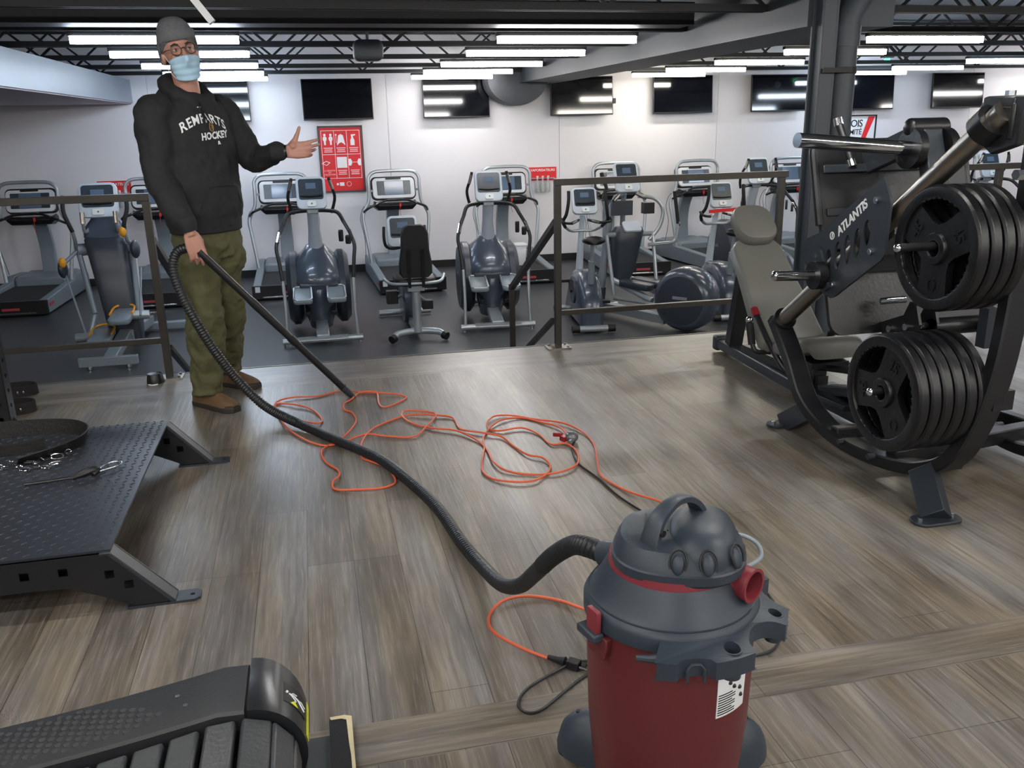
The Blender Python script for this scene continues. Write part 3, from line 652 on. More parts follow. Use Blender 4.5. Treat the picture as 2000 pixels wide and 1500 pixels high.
mb = MB(); mb.loft(rings); mb.build('neck_cover', slate_pl, t, sharp=60)
console(t, P(-0.05, 0.82, 1.49), 0.36, 0.34, 18)
for s in (-1, 1):
    mb = MB(); mb.use(silver).tube(catmull([P(-0.04+s*0.10, 0.85, 1.25), P(-0.04+s*0.15, 0.72, 1.2), P(-0.04+s*0.15, 0.68, 1.28)], 4), 0.016, 8)
    mb.use(steel).tube([P(-0.04+s*0.15, 0.68, 1.28), P(-0.04+s*0.15, 0.70, 1.39)], 0.022, 10); mb.build('pulse_grip', None, t)
for s, zz, yy in ((-1, 0.24, 0.16), (1, 0.42, 0.20)):
    mb = MB(); mb.use(grey_pl).tube([P(-0.05+s*0.14, 0.85, 1.02), P(-0.05+s*0.26, 0.80, 1.02)], 0.06, 14)
    mb.tube([P(-0.05+s*0.245, 0.80, 1.0), P(-0.03+s*0.20+0.04, 0.60, 0.42)], 0.026, 10)
    mb.use(silver).tube([P(-0.05+s*0.265, 0.82, 1.0), P(0.02+s*0.22, 0.62, 0.36)], 0.016, 8)
    mb.build('link_arm', None, t)
    mb = MB(); mb.use(grip).tube(catmull([P(-0.05+s*0.28, 0.68, 1.55), P(-0.05+s*0.285, 0.63, 1.42), P(-0.05+s*0.25, 0.60, 1.30), P(-0.05+s*0.23, 0.62, 1.22)], 4), 0.02, 9)
    mb.use(silver).tube(catmull([P(-0.05+s*0.23, 0.62, 1.22), P(-0.05+s*0.235, 0.68, 1.12), P(-0.05+s*0.26, 0.78, 1.03)], 4), 0.018, 9)
    mb.use(orange_pl).ell(P(-0.05+s*0.36 if s < 0 else 0.17, 0.60, 0.93 if s < 0 else 1.2), (0.035, 0.03, 0.05), 12, 8); mb.use(dslate_pl).ell(P(-0.43 if s < 0 else 0.25, 0.66, 0.86 if s < 0 else 1.02), (0.045, 0.08, 0.09), 14, 8)
    mb.use(grey_pl).tube([P(-0.43 if s < 0 else 0.25, 0.66, 0.9 if s < 0 else 1.05), P(-0.05+s*0.25, 0.8, 1.02)], 0.02, 8).tube([P(-0.42 if s < 0 else 0.28, 0.66, 0.84), P(-0.24 if s < 0 else 0.27, 0.35, 0.25 if s < 0 else 0.42)], 0.010, 8)
    mb.build('moving_arm', None, t)
    mb = MB(); cx = -0.10 if s < 0 else 0.10
    mb.use(grey_pl).rbox(P(cx, yy+0.15, zz), (0.20, 0.42, 0.05), 0.05, rotm('X', 5), 4, 0.01)
    mb.use(silver).tube([P(cx+s*0.07, yy+0.2, zz), P(cx+s*0.24, yy+0.22, zz-0.01)], 0.045, 12); mb.tube([P(cx+s*0.12, yy+0.25, zz), P(0.0+s*0.2, 0.62, 0.40)], 0.03, 8)
    mb.build('pedal', None, t)
    mb = MB(); mb.tube(catmull([P(cx-0.10, yy+0.12, zz+0.03), P(cx-0.09, yy+0.33, zz+0.06), P(cx, yy+0.38, zz+0.075), P(cx+0.09, yy+0.33, zz+0.06), P(cx+0.10, yy+0.12, zz+0.03)], 6), 0.011, 7); mb.build('pedal_rim', orange_pl, t)

# cross trainer with the big round flywheel housing near the edge
bx, by = 3.45, 8.2
t = thing('cross_trainer', 'cross trainer with large round slate flywheel housing just behind the right railing', 'elliptical trainer', (bx, by, LOW))
c = V3(bx+0.32, by+0.12, LOW+0.345)
F = frame_z((-0.75, -0.66, 0))
mb = MB(); mb.lathe([(0.02, -0.24), (0.20, -0.23), (0.29, -0.17), (0.335, -0.06), (0.335, 0.05), (0.315, 0.14), (0.27, 0.19)], 40, c, (-0.75, -0.66, 0)); mb.build('flywheel_housing', slate_pl, t, sharp=50)
mb = MB(); mb.lathe([(0.02, 0.192), (0.25, 0.192), (0.265, 0.186), (0.27, 0.175)], 40, c, (-0.75, -0.66, 0)); hc = mb.build('housing_disc', dslate_pl, t)
mb = MB(); mb.box(c+F @ V3(0.0, 0.03, 0.197), (0.16, 0.03, 0.004), F); mb.build('disc_badge', silver, hc)
mb = MB(); mb.bar(P(-0.30, 1.25, 0.10), P(0.15, 0.25, 0.10), 0.10, 0.09); mb.tube([P(0.0, 1.40, 0.05), P(-0.38, 1.22, 0.05)], 0.035, 12); mb.build('base_beam', silver, t)
mb = MB(); mb.use(slate_pl).tube([P(-0.31, 1.12, 0.12), P(-0.29, 1.13, 0.32)], 0.06, 14); mb.use(grey_pl).tube([P(-0.29, 1.13, 0.30), P(-0.19, 1.18, 1.05), P(-0.16, 1.18, 1.22)], 0.045, 14); mb.build('main_column', None, t)
rings = []
for z, x, w, d in ((0.42, -0.08, 0.10, 0.10), (0.6, -0.06, 0.14, 0.12), (0.85, -0.03, 0.165, 0.13), (0.95, -0.01, 0.17, 0.13), (1.0, 0.0, 0.14, 0.11)):
    rings.append([P(x+w*math.copysign(abs(math.cos(a))**0.6, math.cos(a)), 1.05+d*math.copysign(abs(math.sin(a))**0.6, math.sin(a)), z) for a in (2*PI*k/24 for k in range(24))])
mb = MB(); mb.loft(rings); mb.build('centre_cover', dslate_pl, t, sharp=50)
mb = MB(); mb.rbox(P(0.0, 0.95, 1.01), (0.2, 0.16, 0.03), 0.03, rotm('X', 35), 4, 0.008); mb.build('bottle_tray', pale_pl, t)
mb = MB(); mb.tube([P(-0.28, 1.0, 0.92), P(0.26, 1.0, 0.92)], 0.028, 10); mb.use(grey_pl); mb.build('cross_shaft', grey_pl, t)
console(t, P(-0.02, 1.1, 1.53), 0.28, 0.34, 24)
mb = MB(); mb.use(grey_pl).tube([P(-0.17, 1.18, 1.2), P(-0.12, 1.15, 1.32), P(-0.02, 1.15, 1.36)], 0.03, 10).tube([P(-0.02, 1.16, 1.35), P(-0.02, 1.18, 1.25), P(-0.02, 1.2, 1.0)], 0.03, 10); mb.use(dslate_pl).box(P(-0.06, 1.12, 1.20), (0.24, 0.06, 0.16))
mb.use(steel).tube([P(0.08, 1.05, 1.36), P(0.17, 1.0, 1.31)], 0.02, 8).tube([P(-0.12, 1.05, 1.35), P(-0.2, 1.0, 1.29)], 0.02, 8); mb.use(black_pl).box(P(0.21, 1.02, 1.20), (0.12, 0.1, 0.12)); mb.build('console_bracket', None, t)
mb = MB(); mb.use(silver).tube(catmull([P(0.10, 1.05, 1.33), P(0.28, 1.0, 1.30), P(0.37, 0.98, 1.18), P(0.34, 0.98, 1.0), P(0.22, 0.98, 0.85)], 5), 0.022, 10); mb.build('fixed_handle', None, t)
mb = MB(); mb.use(silver).tube(round_path([P(0.20, 0.95, 0.80), P(0.50, 0.9, 0.82), P(0.53, 0.9, 1.05)], 0.06), 0.02, 9); mb.use(grip).tube([P(0.53, 0.9, 1.0), P(0.47, 0.9, 1.38)], 0.02, 9); mb.build('moving_handle', None, t)
mb = MB(); mb.use(grip).tube([P(-0.34, 0.95, 1.30), P(-0.30, 0.95, 1.44), P(-0.36, 0.95, 1.60)], 0.02, 9); mb.use(silver).tube([P(-0.34, 0.95, 1.32), P(-0.28, 0.97, 1.15), P(-0.28, 1.0, 0.92)], 0.02, 9); mb.build('moving_handle', None, t)
mb = MB()
for x in (-0.28, 0.26): mb.tube([P(x, 0.98, 0.92), P(x+(0.05 if x < 0 else 0.02), 0.85, 0.27)], 0.02, 9)
mb.tube([P(-0.23, 0.85, 0.24), P(0.1, 0.35, 0.24)], 0.018, 8); mb.build('link_arm', silver, t)
for s in (-1, 1):
    mb = MB(); q = V3(-0.53, -0.35, 0)*0
    mb.use(silver).tube([P(-0.20+0.22*(s > 0), 0.98, 0.42), P(0.08+0.22*(s > 0), 0.50, 0.26)], 0.035, 10); mb.use(dslate_pl).rbox(P(-0.02+0.18*(s > 0), 0.72+0.1*(s > 0), 0.40), (0.17, 0.40, 0.07), 0.06, rotm('Z', 38) @ rotm('X', 4), 4, 0.015); mb.build('foot_pedal', None, t)
mb = MB(); mb.use(silver).tube([(bx+1.9, by+0.05, LOW+0.06), (bx+2.3, by+0.05, LOW+0.06)], 0.034, 12)
# far flywheel of the machine at the right edge
t = thing('cross_trainer', 'cross trainer with pale grey round housing cut off by the right edge', 'elliptical trainer', (7.25, 8.3, LOW))
mb = MB(); mb.lathe([(0.02, -0.2), (0.25, -0.18), (0.335, -0.06), (0.335, 0.05), (0.28, 0.18), (0.02, 0.2)], 40, (7.22, 8.32, LOW+0.345), (-0.75, -0.66, 0)); mb.build('flywheel_housing', grey_pl, t, sharp=50)
mb = MB(); mb.tube([(7.0, 8.9, LOW+0.3), (7.15, 9.0, LOW+1.2)], 0.045, 12); mb.bar((7.3, 8.4, LOW+0.1), (6.9, 9.3, LOW+0.1), 0.1, 0.09); mb.build('main_column', silver, t)
bx, by = 5.2, 8.6
t = thing('exercise_bike', 'exercise bike base with a silver foot bar seen beyond the bench seat', 'exercise bike', (5.45, 8.7, LOW))
mb = MB(); mb.use(silver).tube([P(0.0, 0.05, 0.055), P(0.40, 0.05, 0.055)], 0.036, 12); mb.use(black_pl).tube([P(0.39, 0.05, 0.055), P(0.46, 0.05, 0.055)], 0.044, 12); mb.tube([P(-0.06, 0.05, 0.055), P(0.01, 0.05, 0.055)], 0.044, 12); mb.build('rear_foot_bar', None, t)
mb = MB(); mb.bar(P(0.2, 0.05, 0.07), P(0.2, 1.2, 0.12), 0.08, 0.08); mb.loft([[V3(bx+0.2+x, by+0.75+(0.32*s_)*math.cos(a), LOW+0.34+0.30*s_*math.sin(a)) for a in (2*PI*k/24 for k in range(24))] for x, s_ in ((-0.09, 0.8), (0, 1), (0.09, 0.8))]); mb.build('housing', slate_pl, t)
# ------------------------------------------------------------------ wall things
for x, lab in ((-1.18, 'flat television half hidden behind the man'), (0.52, 'flat television above the red framed poster'), (2.23, 'flat television between the first wall seam and the duct end'), (4.15, 'flat television right of the rounded duct end'),
               (5.79, 'flat television under the tubes, left of the second wall seam'), (7.44, 'flat television just left of the column'), (9.0, 'flat television partly hidden by the column'), (10.71, 'flat television at the right, above the leg press')):
    t = thing('television', lab, 'television', (x, 13.3, 1.745), 'black televisions along the back wall')
    F = rotm('X', 4) @ F_XZ if 0 else rotm('X', -4) @ F_XZ
    mb = MB(); mb.box((x, 13.25, 1.745), (0.985, 0.56, 0.035), F); mb.build('bezel', black_pl, t, bevel=0.004)
    mb = MB(); mb.box(V3(x, 13.25, 1.745)+F @ V3(0, 0.004, 0.0185), (0.96, 0.53, 0.002), F); mb.build('screen', tv_m, t)
    mb = MB(); mb.box((x, 13.325, 1.745), (0.25, 0.12, 0.2)); mb.build('wall_bracket', black_pl, t)
t = thing('poster', 'red framed poster of six white pictograms hanging left of the first wall seam', 'poster', (0.525, 13.39, 0.46))
red_p = mat('red_poster_paper', 'e0242a', 0.5); white_ink = mat('white_ink', 'f2eef0', 0.6); pink_ink = mat('pale_pink_ink', 'f0b9bd', 0.6)
mb = MB(); mb.box((0.525, 13.385, 0.915), (0.60, 0.012, 0.90)); pp = mb.build('sheet', red_p, t)
mb = MB()
for a, b_ in (((0.215, 0.915), (0.025, 0.92)), ((0.835, 0.915), (0.025, 0.92))): mb.box((a[0], 13.38, a[1]), (b_[0], 0.03, b_[1]))
for z in (0.455, 1.375): mb.box((0.525, 13.38, z), (0.645, 0.03, 0.025))
mb.build('frame', mat('dark_grey_frame', '4a4244', 0.4), t)
mb = MB(); PYY = 13.3785
def pl(x, z, w, h): mb.box((x, PYY, z), (w, 0.001, h))
for z in (1.32, 0.985, 0.645): pl(0.525, z, 0.55, 0.006)
for x in (0.25, 0.435, 0.615, 0.80): pl(x, 0.98, 0.006, 0.68)
def person_ic(x, z, s):
    mb.prism(circ(0.022*s, 12), 0.001, F_XZ, (x, PYY, z+0.075*s)); mb.prism([(-.02*s, .05*s), (.02*s, .05*s), (.036*s, .02*s), (.03*s, -.02*s), (.018*s, -.03*s), (.014*s, -.1*s), (-.014*s, -.1*s), (-.018*s, -.03*s), (-.03*s, -.02*s), (-.036*s, .02*s)], 0.001, F_XZ, (x, PYY, z))
person_ic(0.30, 1.20, 0.8); person_ic(0.385, 1.20, 0.8)
mb.prism([(-.06, -.08), (-.035, .06), (0, .08), (.035, .06), (.06, -.08), (.03, -.05), (0, -.035), (-.03, -.05)], 0.001, F_XZ, (0.53, PYY, 1.19)); mb.prism(circ(0.012, 10), 0.001, F_XZ, (0.462, PYY, 1.26)); pl(0.462, 1.2, 0.006, 0.11)
mb.prism([(-.03, -.08), (-.03, -.01), (-.012, .03), (-.02, .07), (.045, .075), (.045, .06), (.012, .05), (.012, .03), (.03, -.01), (.03, -.08)], 0.001, F_XZ, (0.695, PYY, 1.19))
mb.add([V3(0.525-0.23+a*0.07, PYY, 0.86+b_*0.04) for a, b_ in ((-.9, 0), (0, .9), (.9, .3), (.1, -.8))]+[V3(0.525-0.23+a*0.05, PYY-0.0005, 0.86+b_*0.03) for a, b_ in ((-.9, 0), (0, .9), (.9, .3), (.1, -.8))], [(0, 1, 5, 4), (1, 2, 6, 5), (2, 3, 7, 6), (3, 0, 4, 7)])
pl(0.525, 0.87, 0.145, 0.155)
mb.prism([(-.03, -.045), (-.03, .045), (.0, .05), (.018, .02), (.018, -.02), (0, -.05)], 0.001, F_XZ, (0.65, PYY, 0.87)); mb.prism([(.03, -.045), (.03, .045), (.0, .05), (-.018, .02), (-.018, -.02), (0, -.05)], 0.001, F_XZ, (0.768, PYY, 0.87)); pl(0.71, 0.87, 0.08, 0.007)
mb.prism(circ(0.018, 12), 0.001, F_XZ, (0.44, PYY, 0.56)); mb.prism([(-.035, -.025), (-.035, .025), (.03, .025), (.03, -.025)], 0.001, F_XZ, (0.505, PYY, 0.56))
mb.ring([(0.030, 0), (0.034, 0), (0.034, 0.001), (0.030, 0.001)], 20, (0.605, PYY, 0.56), (0, -1, 0))
mb.build('pictograms', white_ink, pp)
mb = MB()
for x, zz in ((0.34, 1.075), (0.525, 1.075), (0.708, 1.075), (0.525, 0.755), (0.708, 0.755)):
    mb = MB()
    for k in range(3): mb.box((x, PYY, zz-0.026*k), ((0.13, 0.11, 0.12)[k], 0.001, 0.015))
    mb.build('caption', pink_ink, pp)
mb = MB()
for k, s_ in enumerate(('LA SERVIETTE', 'EST', 'OBLIGATOIRE')): put_text(mb, s_, (0.34, PYY, 0.755-0.028*k), F_XZ, 0.026, 0.0005, 0.0006)
mb.build('caption', pink_ink, pp)
def spray_sign(x, lab):
    t = thing('sign', lab, 'sign', (x, 13.39, 0.53), 'red spray bottle signs')
    mb = MB(); mb.box((x, 13.388, 0.61), (0.44, 0.02, 0.20)); s = mb.build('board', red_p, t)
    mb = MB(); put_text(mb, 'VAPORISATEURS', (x, 13.377, 0.665), F_XZ, 0.052, 0.0006, 0.0008); mb.build('lettering', white_ink, s)
    mb = MB(); mb.box((x, 13.36, 0.545), (0.38, 0.05, 0.012)); mb.build('hook_rail', silver, t)
    for k in range(3):
        xx = x-0.10+0.085*k
        b = thing('spray_bottle', ['left', 'middle', 'right'][k]+' spray bottle hanging from the '+('left' if x < 0 else 'middle')+' red VAPORISATEURS sign', 'spray bottle', (xx, 13.33, 0.34), 'spray bottles on red signs')
        mb = MB(); mb.lathe([(0.03, 0.34), (0.034, 0.36), (0.034, 0.45), (0.014, 0.52), (0.014, 0.54)], 14, (xx, 13.33, 0)); mb.build('bottle', mat('clear_bottle_plastic', 'd8dcdc', 0.2, trans=0.5) if 'clear_bottle_plastic' not in MATS else MATS['clear_bottle_plastic'], b)
        mb = MB(); mb.box((xx, 13.33, 0.56), (0.022, 0.03, 0.04)); mb.box((xx, 13.305, 0.575), (0.016, 0.05, 0.018)); mb.box((xx, 13.30, 0.55), (0.008, 0.01, 0.035), rotm('X', 20)); mb.build('trigger_head', white_ink, b)
spray_sign(3.565, 'red VAPORISATEURS sign over the treadmill with white bins'); spray_sign(-2.63, 'red VAPORISATEURS sign behind the amber trimmed stepper, left of the man')
t = thing('poster', 'white poster with red diagonal stripe and black letters beside the column', 'poster', (8.95, 13.39, 0.9))
mb = MB(); mb.box((8.95, 13.388, 1.14), (0.70, 0.01, 0.45)); s = mb.build('sheet', white_pl, t)
mb = MB()
for x in (8.59, 9.31): mb.box((x, 13.38, 1.14), (0.02, 0.03, 0.48))
for z in (0.905, 1.375): mb.box((8.95, 13.38, z), (0.74, 0.03, 0.02))
mb.build('frame', black_pl, t)
mb = MB(); mb.prism([(0.08, -0.22), (0.16, -0.22), (0.34, 0.22), (0.22, 0.22)], 0.002, F_XZ, (8.95, 13.382, 1.14)); mb.build('red_stripe', red_p, s)
mb = MB(); put_text(mb, 'OIS', (8.96, 13.381, 1.245), F_XZ, 0.16, 0.0006, 0.002, space=0.9); put_text(mb, 'MITÉ', (8.95, 13.381, 1.11), F_XZ, 0.12, 0.0006, 0.001, space=0.9); mb.build('lettering', black_pl, s)
tag(MB().box((4.718, 13.385, 1.67), (0.05, 0.03, 0.075)).build('thermostat', black_pl, bevel=0.005), 'small black thermostat on the wall between two televisions', 'thermostat')
g_em = mat('green_exit_glow', '20e070', 0.4, emit=(0.05, 1.0, 0.35), power=4)
t = thing('exit_lamp', 'small glowing green lamp hanging right of the column under the ceiling', 'lamp', (8.44, 12.0, 2.12)); mb = MB(); mb.ell((8.44, 12.0, 2.15), (0.045, 0.03, 0.03), 16, 10); mb.build('lens', g_em, t); mb = MB(); mb.box((8.44, 12.0, 2.2), (0.2, 0.05, 0.05)); mb.cyl((8.44, 12.0, 2.2), (8.44, 12.0, 2.62), 0.01, 8); mb.build('housing', black_pl, t)
# ceiling speakers and camera
for x, y, z, lab in ((0.60, 8.0, 2.0, 'dark hanging loudspeaker between the two lines of tube lights'), (9.4, 7.6, 1.98, 'dark hanging loudspeaker under the ceiling at the right')):
    t = thing('loudspeaker', lab, 'loudspeaker', (x, y, z))
    mb = MB(); mb.rbox((x, y, z), (0.25, 0.17, 0.16), 0.05, F_XZ, 5, 0.02); mb.build('cabinet', dark_metal, t); mb = MB(); mb.cyl((x, y, z+0.08), (x, y, 2.6), 0.012, 8); mb.build('hanger', black_metal, t)
t = thing('ceiling_camera', 'small white camera hanging by the left side of the column', 'camera', (7.75, 12.6, 1.98)); mb = MB(); mb.ell((7.75, 12.6, 1.98), (0.05, 0.05, 0.05), 14, 10); mb.build('dome', white_pl, t); mb = MB(); mb.cyl((7.75, 12.6, 2.0), (7.75, 12.6, 2.3), 0.012, 8); mb.build('stem', silver, t)
t = MB().bar((-0.53, 5.0, 2.09), (-0.402, 5.0, 1.912), 0.05, 0.035); tag(t.build('hanging_bracket', sticker), 'pale metal bracket hanging from the ceiling above the man', 'bracket')

# white bins on the treadmill
for x, y, z, lab in ((2.66, 12.35, LOW+0.18, 'left of two white lidded bins on the treadmill belt'), (2.86, 12.10, LOW+0.18, 'right, nearer white lidded bin on the treadmill belt')):
    t = thing('bin', lab, 'bin', (x, y, z), 'white bins')
    mb = MB(); mb.loft([[V3(x+w/2*math.copysign(abs(math.cos(a))**0.6, math.cos(a)), y+w/2*math.copysign(abs(math.sin(a))**0.6, math.sin(a)), z+h) for a in (2*PI*k/24 for k in range(24))] for h, w in ((0, 0.17), (0.01, 0.18), (0.27, 0.215), (0.275, 0.21))]); mb.build('body', white_pl, t, sharp=50)
    mb = MB(); mb.loft([[V3(x+w/2*math.copysign(abs(math.cos(a))**0.6, math.cos(a)), y+w/2*math.copysign(abs(math.sin(a))**0.6, math.sin(a)), z+h) for a in (2*PI*k/24 for k in range(24))] for h, w in ((0.275, 0.235), (0.295, 0.235), (0.305, 0.2), (0.308, 0.05))]); mb.build('lid', white_pl, t, sharp=50)

# ------------------------------------------------------------------ railings
def plate(mb, x, y, z=0.0):
    mb.box((x, y, z+0.006), (0.15, 0.11, 0.012))
    for a in (-0.055, 0.055):
        for b_ in (-0.035, 0.035): mb.cyl((x+a, y+b_, z+0.012), (x+a, y+b_, z+0.022), 0.009, 6)
YR = 5.21; q = 0.04
def railing(name, lab, x0, x1, posts):
    t = thing(name, lab, 'railing', ((x0+x1)/2, YR, 0))
    MB().box(((x0+x1)/2, YR, 1.04), (x1-x0+q, q, q)).build('top_rail', rail_metal, t, bevel=0.002)
    MB().box(((x0+x1)/2, YR, 0.23), (x1-x0-q, q*0.8, q*0.8)).build('bottom_rail', rail_metal, t, bevel=0.002)
    for x in posts:
        MB().box((x, YR, 0.515), (q, q, 1.01)).build('post', rail_metal, t, bevel=0.002)
        m_ = MB(); plate(m_, x, YR); m_.build('base_plate', steel, t)
    return t
t = railing('railing', 'dark steel railing at the left ending beside the man', -3.6, -0.875, (-0.875, -3.58))
hr = railing('railing', 'dark steel railing in the middle, from the stair opening to the column', 1.48, 3.0, (1.48, 2.98))
t3 = railing('railing', 'dark steel railing at the right, seen behind the leg press', 3.75, 8.6, (3.77, 4.62, 6.9))
def handrail(x, lab):
    t = thing('stair_handrail', lab, 'handrail', (x, 6.0, LOW), 'stair handrails')
    MB().bar((x, 5.235, 0.80), (x, 6.50, 0.17), q, q).build('top_rail', rail_metal, t, bevel=0.002)
    MB().bar((x, 5.32, 0.16), (x, 6.46, -0.42), q*0.8, q*0.8).build('bottom_rail', rail_metal, t, bevel=0.002)
    MB().box((x, 6.52, (LOW+0.19)/2), (q, q, 0.19-LOW)).build('post', rail_metal, t, bevel=0.002)
handrail(1.48, 'dark steel stair handrail going down from the middle railing'); handrail(-0.875, 'dark steel stair handrail going down behind the man')
# black cup and straps on the floor
t = thing('rubber_foot', 'small black rubber foot standing on the floor beside the left railing post', 'rubber foot', (-0.945, 5.14, 0))
MB().lathe([(0.042, 0), (0.048, 0.003), (0.042, 0.05), (0.038, 0.056), (0.03, 0.052)], 24, (-0.945, 5.14, 0)).build('body', black_rub, t)
MB().tube(catmull([(-0.975, 5.09, 0.004), (-0.95, 5.075, 0.004), (-0.925, 5.085, 0.004)], 4), 0.004, 6).build('broken_chip', white_pl, t)
# ------------------------------------------------------------------ leg press
LX = 2.41
rd = V3(0, -0.79, 0.61); rd /= np.linalg.norm(rd)
lp = thing('leg_press', 'black plate loaded leg press with grey bench standing on the wooden floor', 'leg press', (LX, 3.4, 0))
# U shaped side frames
Upts = [(2.05, 3.585, 0.50), (2.05, 3.43, 0.35), (2.06, 3.315, 0.19), (2.085, 3.17, 0.10), (2.105, 2.99, 0.072), (2.135, 2.80, 0.078), (2.155, 2.63, 0.118), (2.185, 2.515, 0.20), (2.205, 2.445, 0.37), (2.225, 2.418, 0.56), (2.245, 2.42, 0.77), (2.265, 2.43, 1.10), (2.275, 2.44, 1.36)]
rsec = [(-0.045, -0.02), (-0.038, -0.026), (0.038, -0.026), (0.045, -0.02), (0.045, 0.02), (0.038, 0.026), (-0.038, 0.026), (-0.045, 0.02)]
for s in (0, 1):
    mx = (lambda x: x) if s == 0 else (lambda x: 2*LX+0.12-x)
    path = catmull([(mx(x+0.03), y, z) for x, y, z in Upts], 7)
    rings = []
    for i, p in enumerate(path):
        T = path[min(i+1, len(path)-1)]-path[max(i-1, 0)]; T[0] = 0; T /= np.linalg.norm(T)
        n_ = np.cross(V3(1, 0, 0), T)
        rings.append([p+V3(1, 0, 0)*a+n_*b for a, b in rsec])
    m_ = MB(); m_.loft(rings); m_.build('side_frame', black_metal, lp, sharp=25)
    for x, y, z in ((2.04, 2.82, 0.10), (2.04, 3.02, 0.09)): m_ = MB(); m_.cyl((mx(x+0.03), y, z-0.0), (mx(x+0.06), y, z), 0.012, 10); m_.build('frame_bolt', dark_metal, lp)
    for (fx, fy), (tx, ty, tz) in (((2.09, 2.43), (2.155, 2.60, 0.12)), ((2.11, 3.50), (2.09, 3.27, 0.15))):
        m_ = MB(); m_.tube([(mx(fx), fy, 0.012), (mx(tx), ty, tz)], 1, sec=[(-0.033, -0.045), (0.033, -0.045), (0.033, 0.045), (-0.033, 0.045)], up=(0, 1, 0.2))
        pts = [(0.055+0.035*math.cos(a), 0.035*math.sin(a)) for a in (R(-90+180*k/10) for k in range(11))]+[(-0.055+0.035*math.cos(a), 0.035*math.sin(a)) for a in (R(90+180*k/10) for k in range(11))]
        m_.prism([(a*1.05, b*1.25) for a, b in pts], 0.012, None, (mx(fx), fy, 0.0)); foot = m_.build('foot', dark_metal, lp, bevel=0.003)
        for a in (-0.065, 0.065): m_ = MB(); m_.cyl((mx(fx)+a, fy, 0.012), (mx(fx)+a, fy, 0.022), 0.010, 6); m_.build('foot_bolt', zinc, foot)
# base spine, cross tubes
m_ = MB(); m_.tube([(2.43, 4.82, 0.055), (2.40, 3.95, 0.055), (2.42, 2.75, 0.06)], 1, sec=[(-0.04, -0.03), (0.04, -0.03), (0.045, 0), (0.04, 0.03), (-0.04, 0.03), (-0.045, 0)], up=(0, 0, 1)); m_.build('base_spine', dark_metal, lp, bevel=0.006)
m_ = MB(); m_.box((2.432, 4.835, 0.057), (0.105, 0.06, 0.09)); m_.build('end_cap', grey_pl if 0 else dark_metal, lp, bevel=0.012)
m_ = MB(); m_.bar((2.16, 2.80, 0.10), (2.98, 2.92, 0.10), 0.06, 0.06); m_.build('cross_tube', black_metal, lp, bevel=0.006)
m_ = MB(); m_.bar((2.10, 3.10, 0.10), (2.80, 3.10, 0.10), 0.05, 0.05); m_.build('cross_tube', black_metal, lp, bevel=0.006)
m_ = MB(); m_.bar((2.98, 2.95, 0.09), (2.90, 3.35, 0.09), 0.055, 0.055); m_.tube([(3.0, 2.86, 0.045), (3.0, 2.95, 0.09)], 0.03, 8); m_.build('outrigger', black_metal, lp, bevel=0.006)
m_ = MB(); m_.box((2.41, 3.55, 0.10), (0.22, 0.42, 0.03), rotm('X', -3)); m_.box((2.41, 3.5, 0.14), (0.10, 0.30, 0.05), rotm('X', -14)); m_.build('adjuster_track', black_metal, lp, bevel=0.005)
m_ = MB(); m_.tube([(2.41, 3.90, 0.165), (2.41, 3.35, 0.27)], 0.017, 10); m_.build('release_rod', black_metal, lp)
m_ = MB(); m_.bar((2.41, 3.30, 0.1), (2.41, 3.20, 0.42), 0.06, 0.06, (0, 1, 0)); m_.build('strut', black_metal, lp)
# guide rails
for x in (2.085, 2.78):
    m_ = MB(); m_.tube([V3(x, 3.60, 0.455), V3(x, 2.36, 1.40)], 0.036, 24); m_.build('guide_rail', steel, lp)
    m_ = MB(); m_.ring([(0.037, -0.03), (0.052, -0.03), (0.052, 0.03), (0.037, 0.03)], 20, (x, 3.55, 0.493), rd); m_.build('rail_collar', black_rub, lp)
    m_ = MB(); m_.ring([(0.037, -0.03), (0.058, -0.03), (0.058, 0.03), (0.037, 0.03)], 20, (x, 2.42, 1.357), rd); m_.build('rail_collar', black_rub, lp)
m_ = MB()
for x in (2.10, 2.76): m_.prism([(2.50, 1.335), (2.50, 1.375), (2.45, 1.445), (2.28, 1.445), (2.30, 1.30), (2.40, 1.27)], 0.03, np.array([[0, 0, 1], [1, 0, 0], [0, 1, 0]], float), (x-0.015, 0, 0))
m_.box((2.43, 2.39, 1.425), (0.70, 0.13, 0.035)); m_.box((2.43, 2.33, 1.37), (0.70, 0.02, 0.11)); m_.box((2.43, 2.455, 1.385), (0.62, 0.02, 0.07)); m_.build('top_cross_beam', black_metal, lp, bevel=0.006)
m_ = MB(); m_.cyl((2.13, 2.40, 1.44), (2.13, 2.40, 1.46), 0.016, 6); m_.cyl((2.19, 2.40, 1.205), (2.26, 2.40, 1.205), 0.018, 6); m_.build('cap_bolts', zinc, lp)
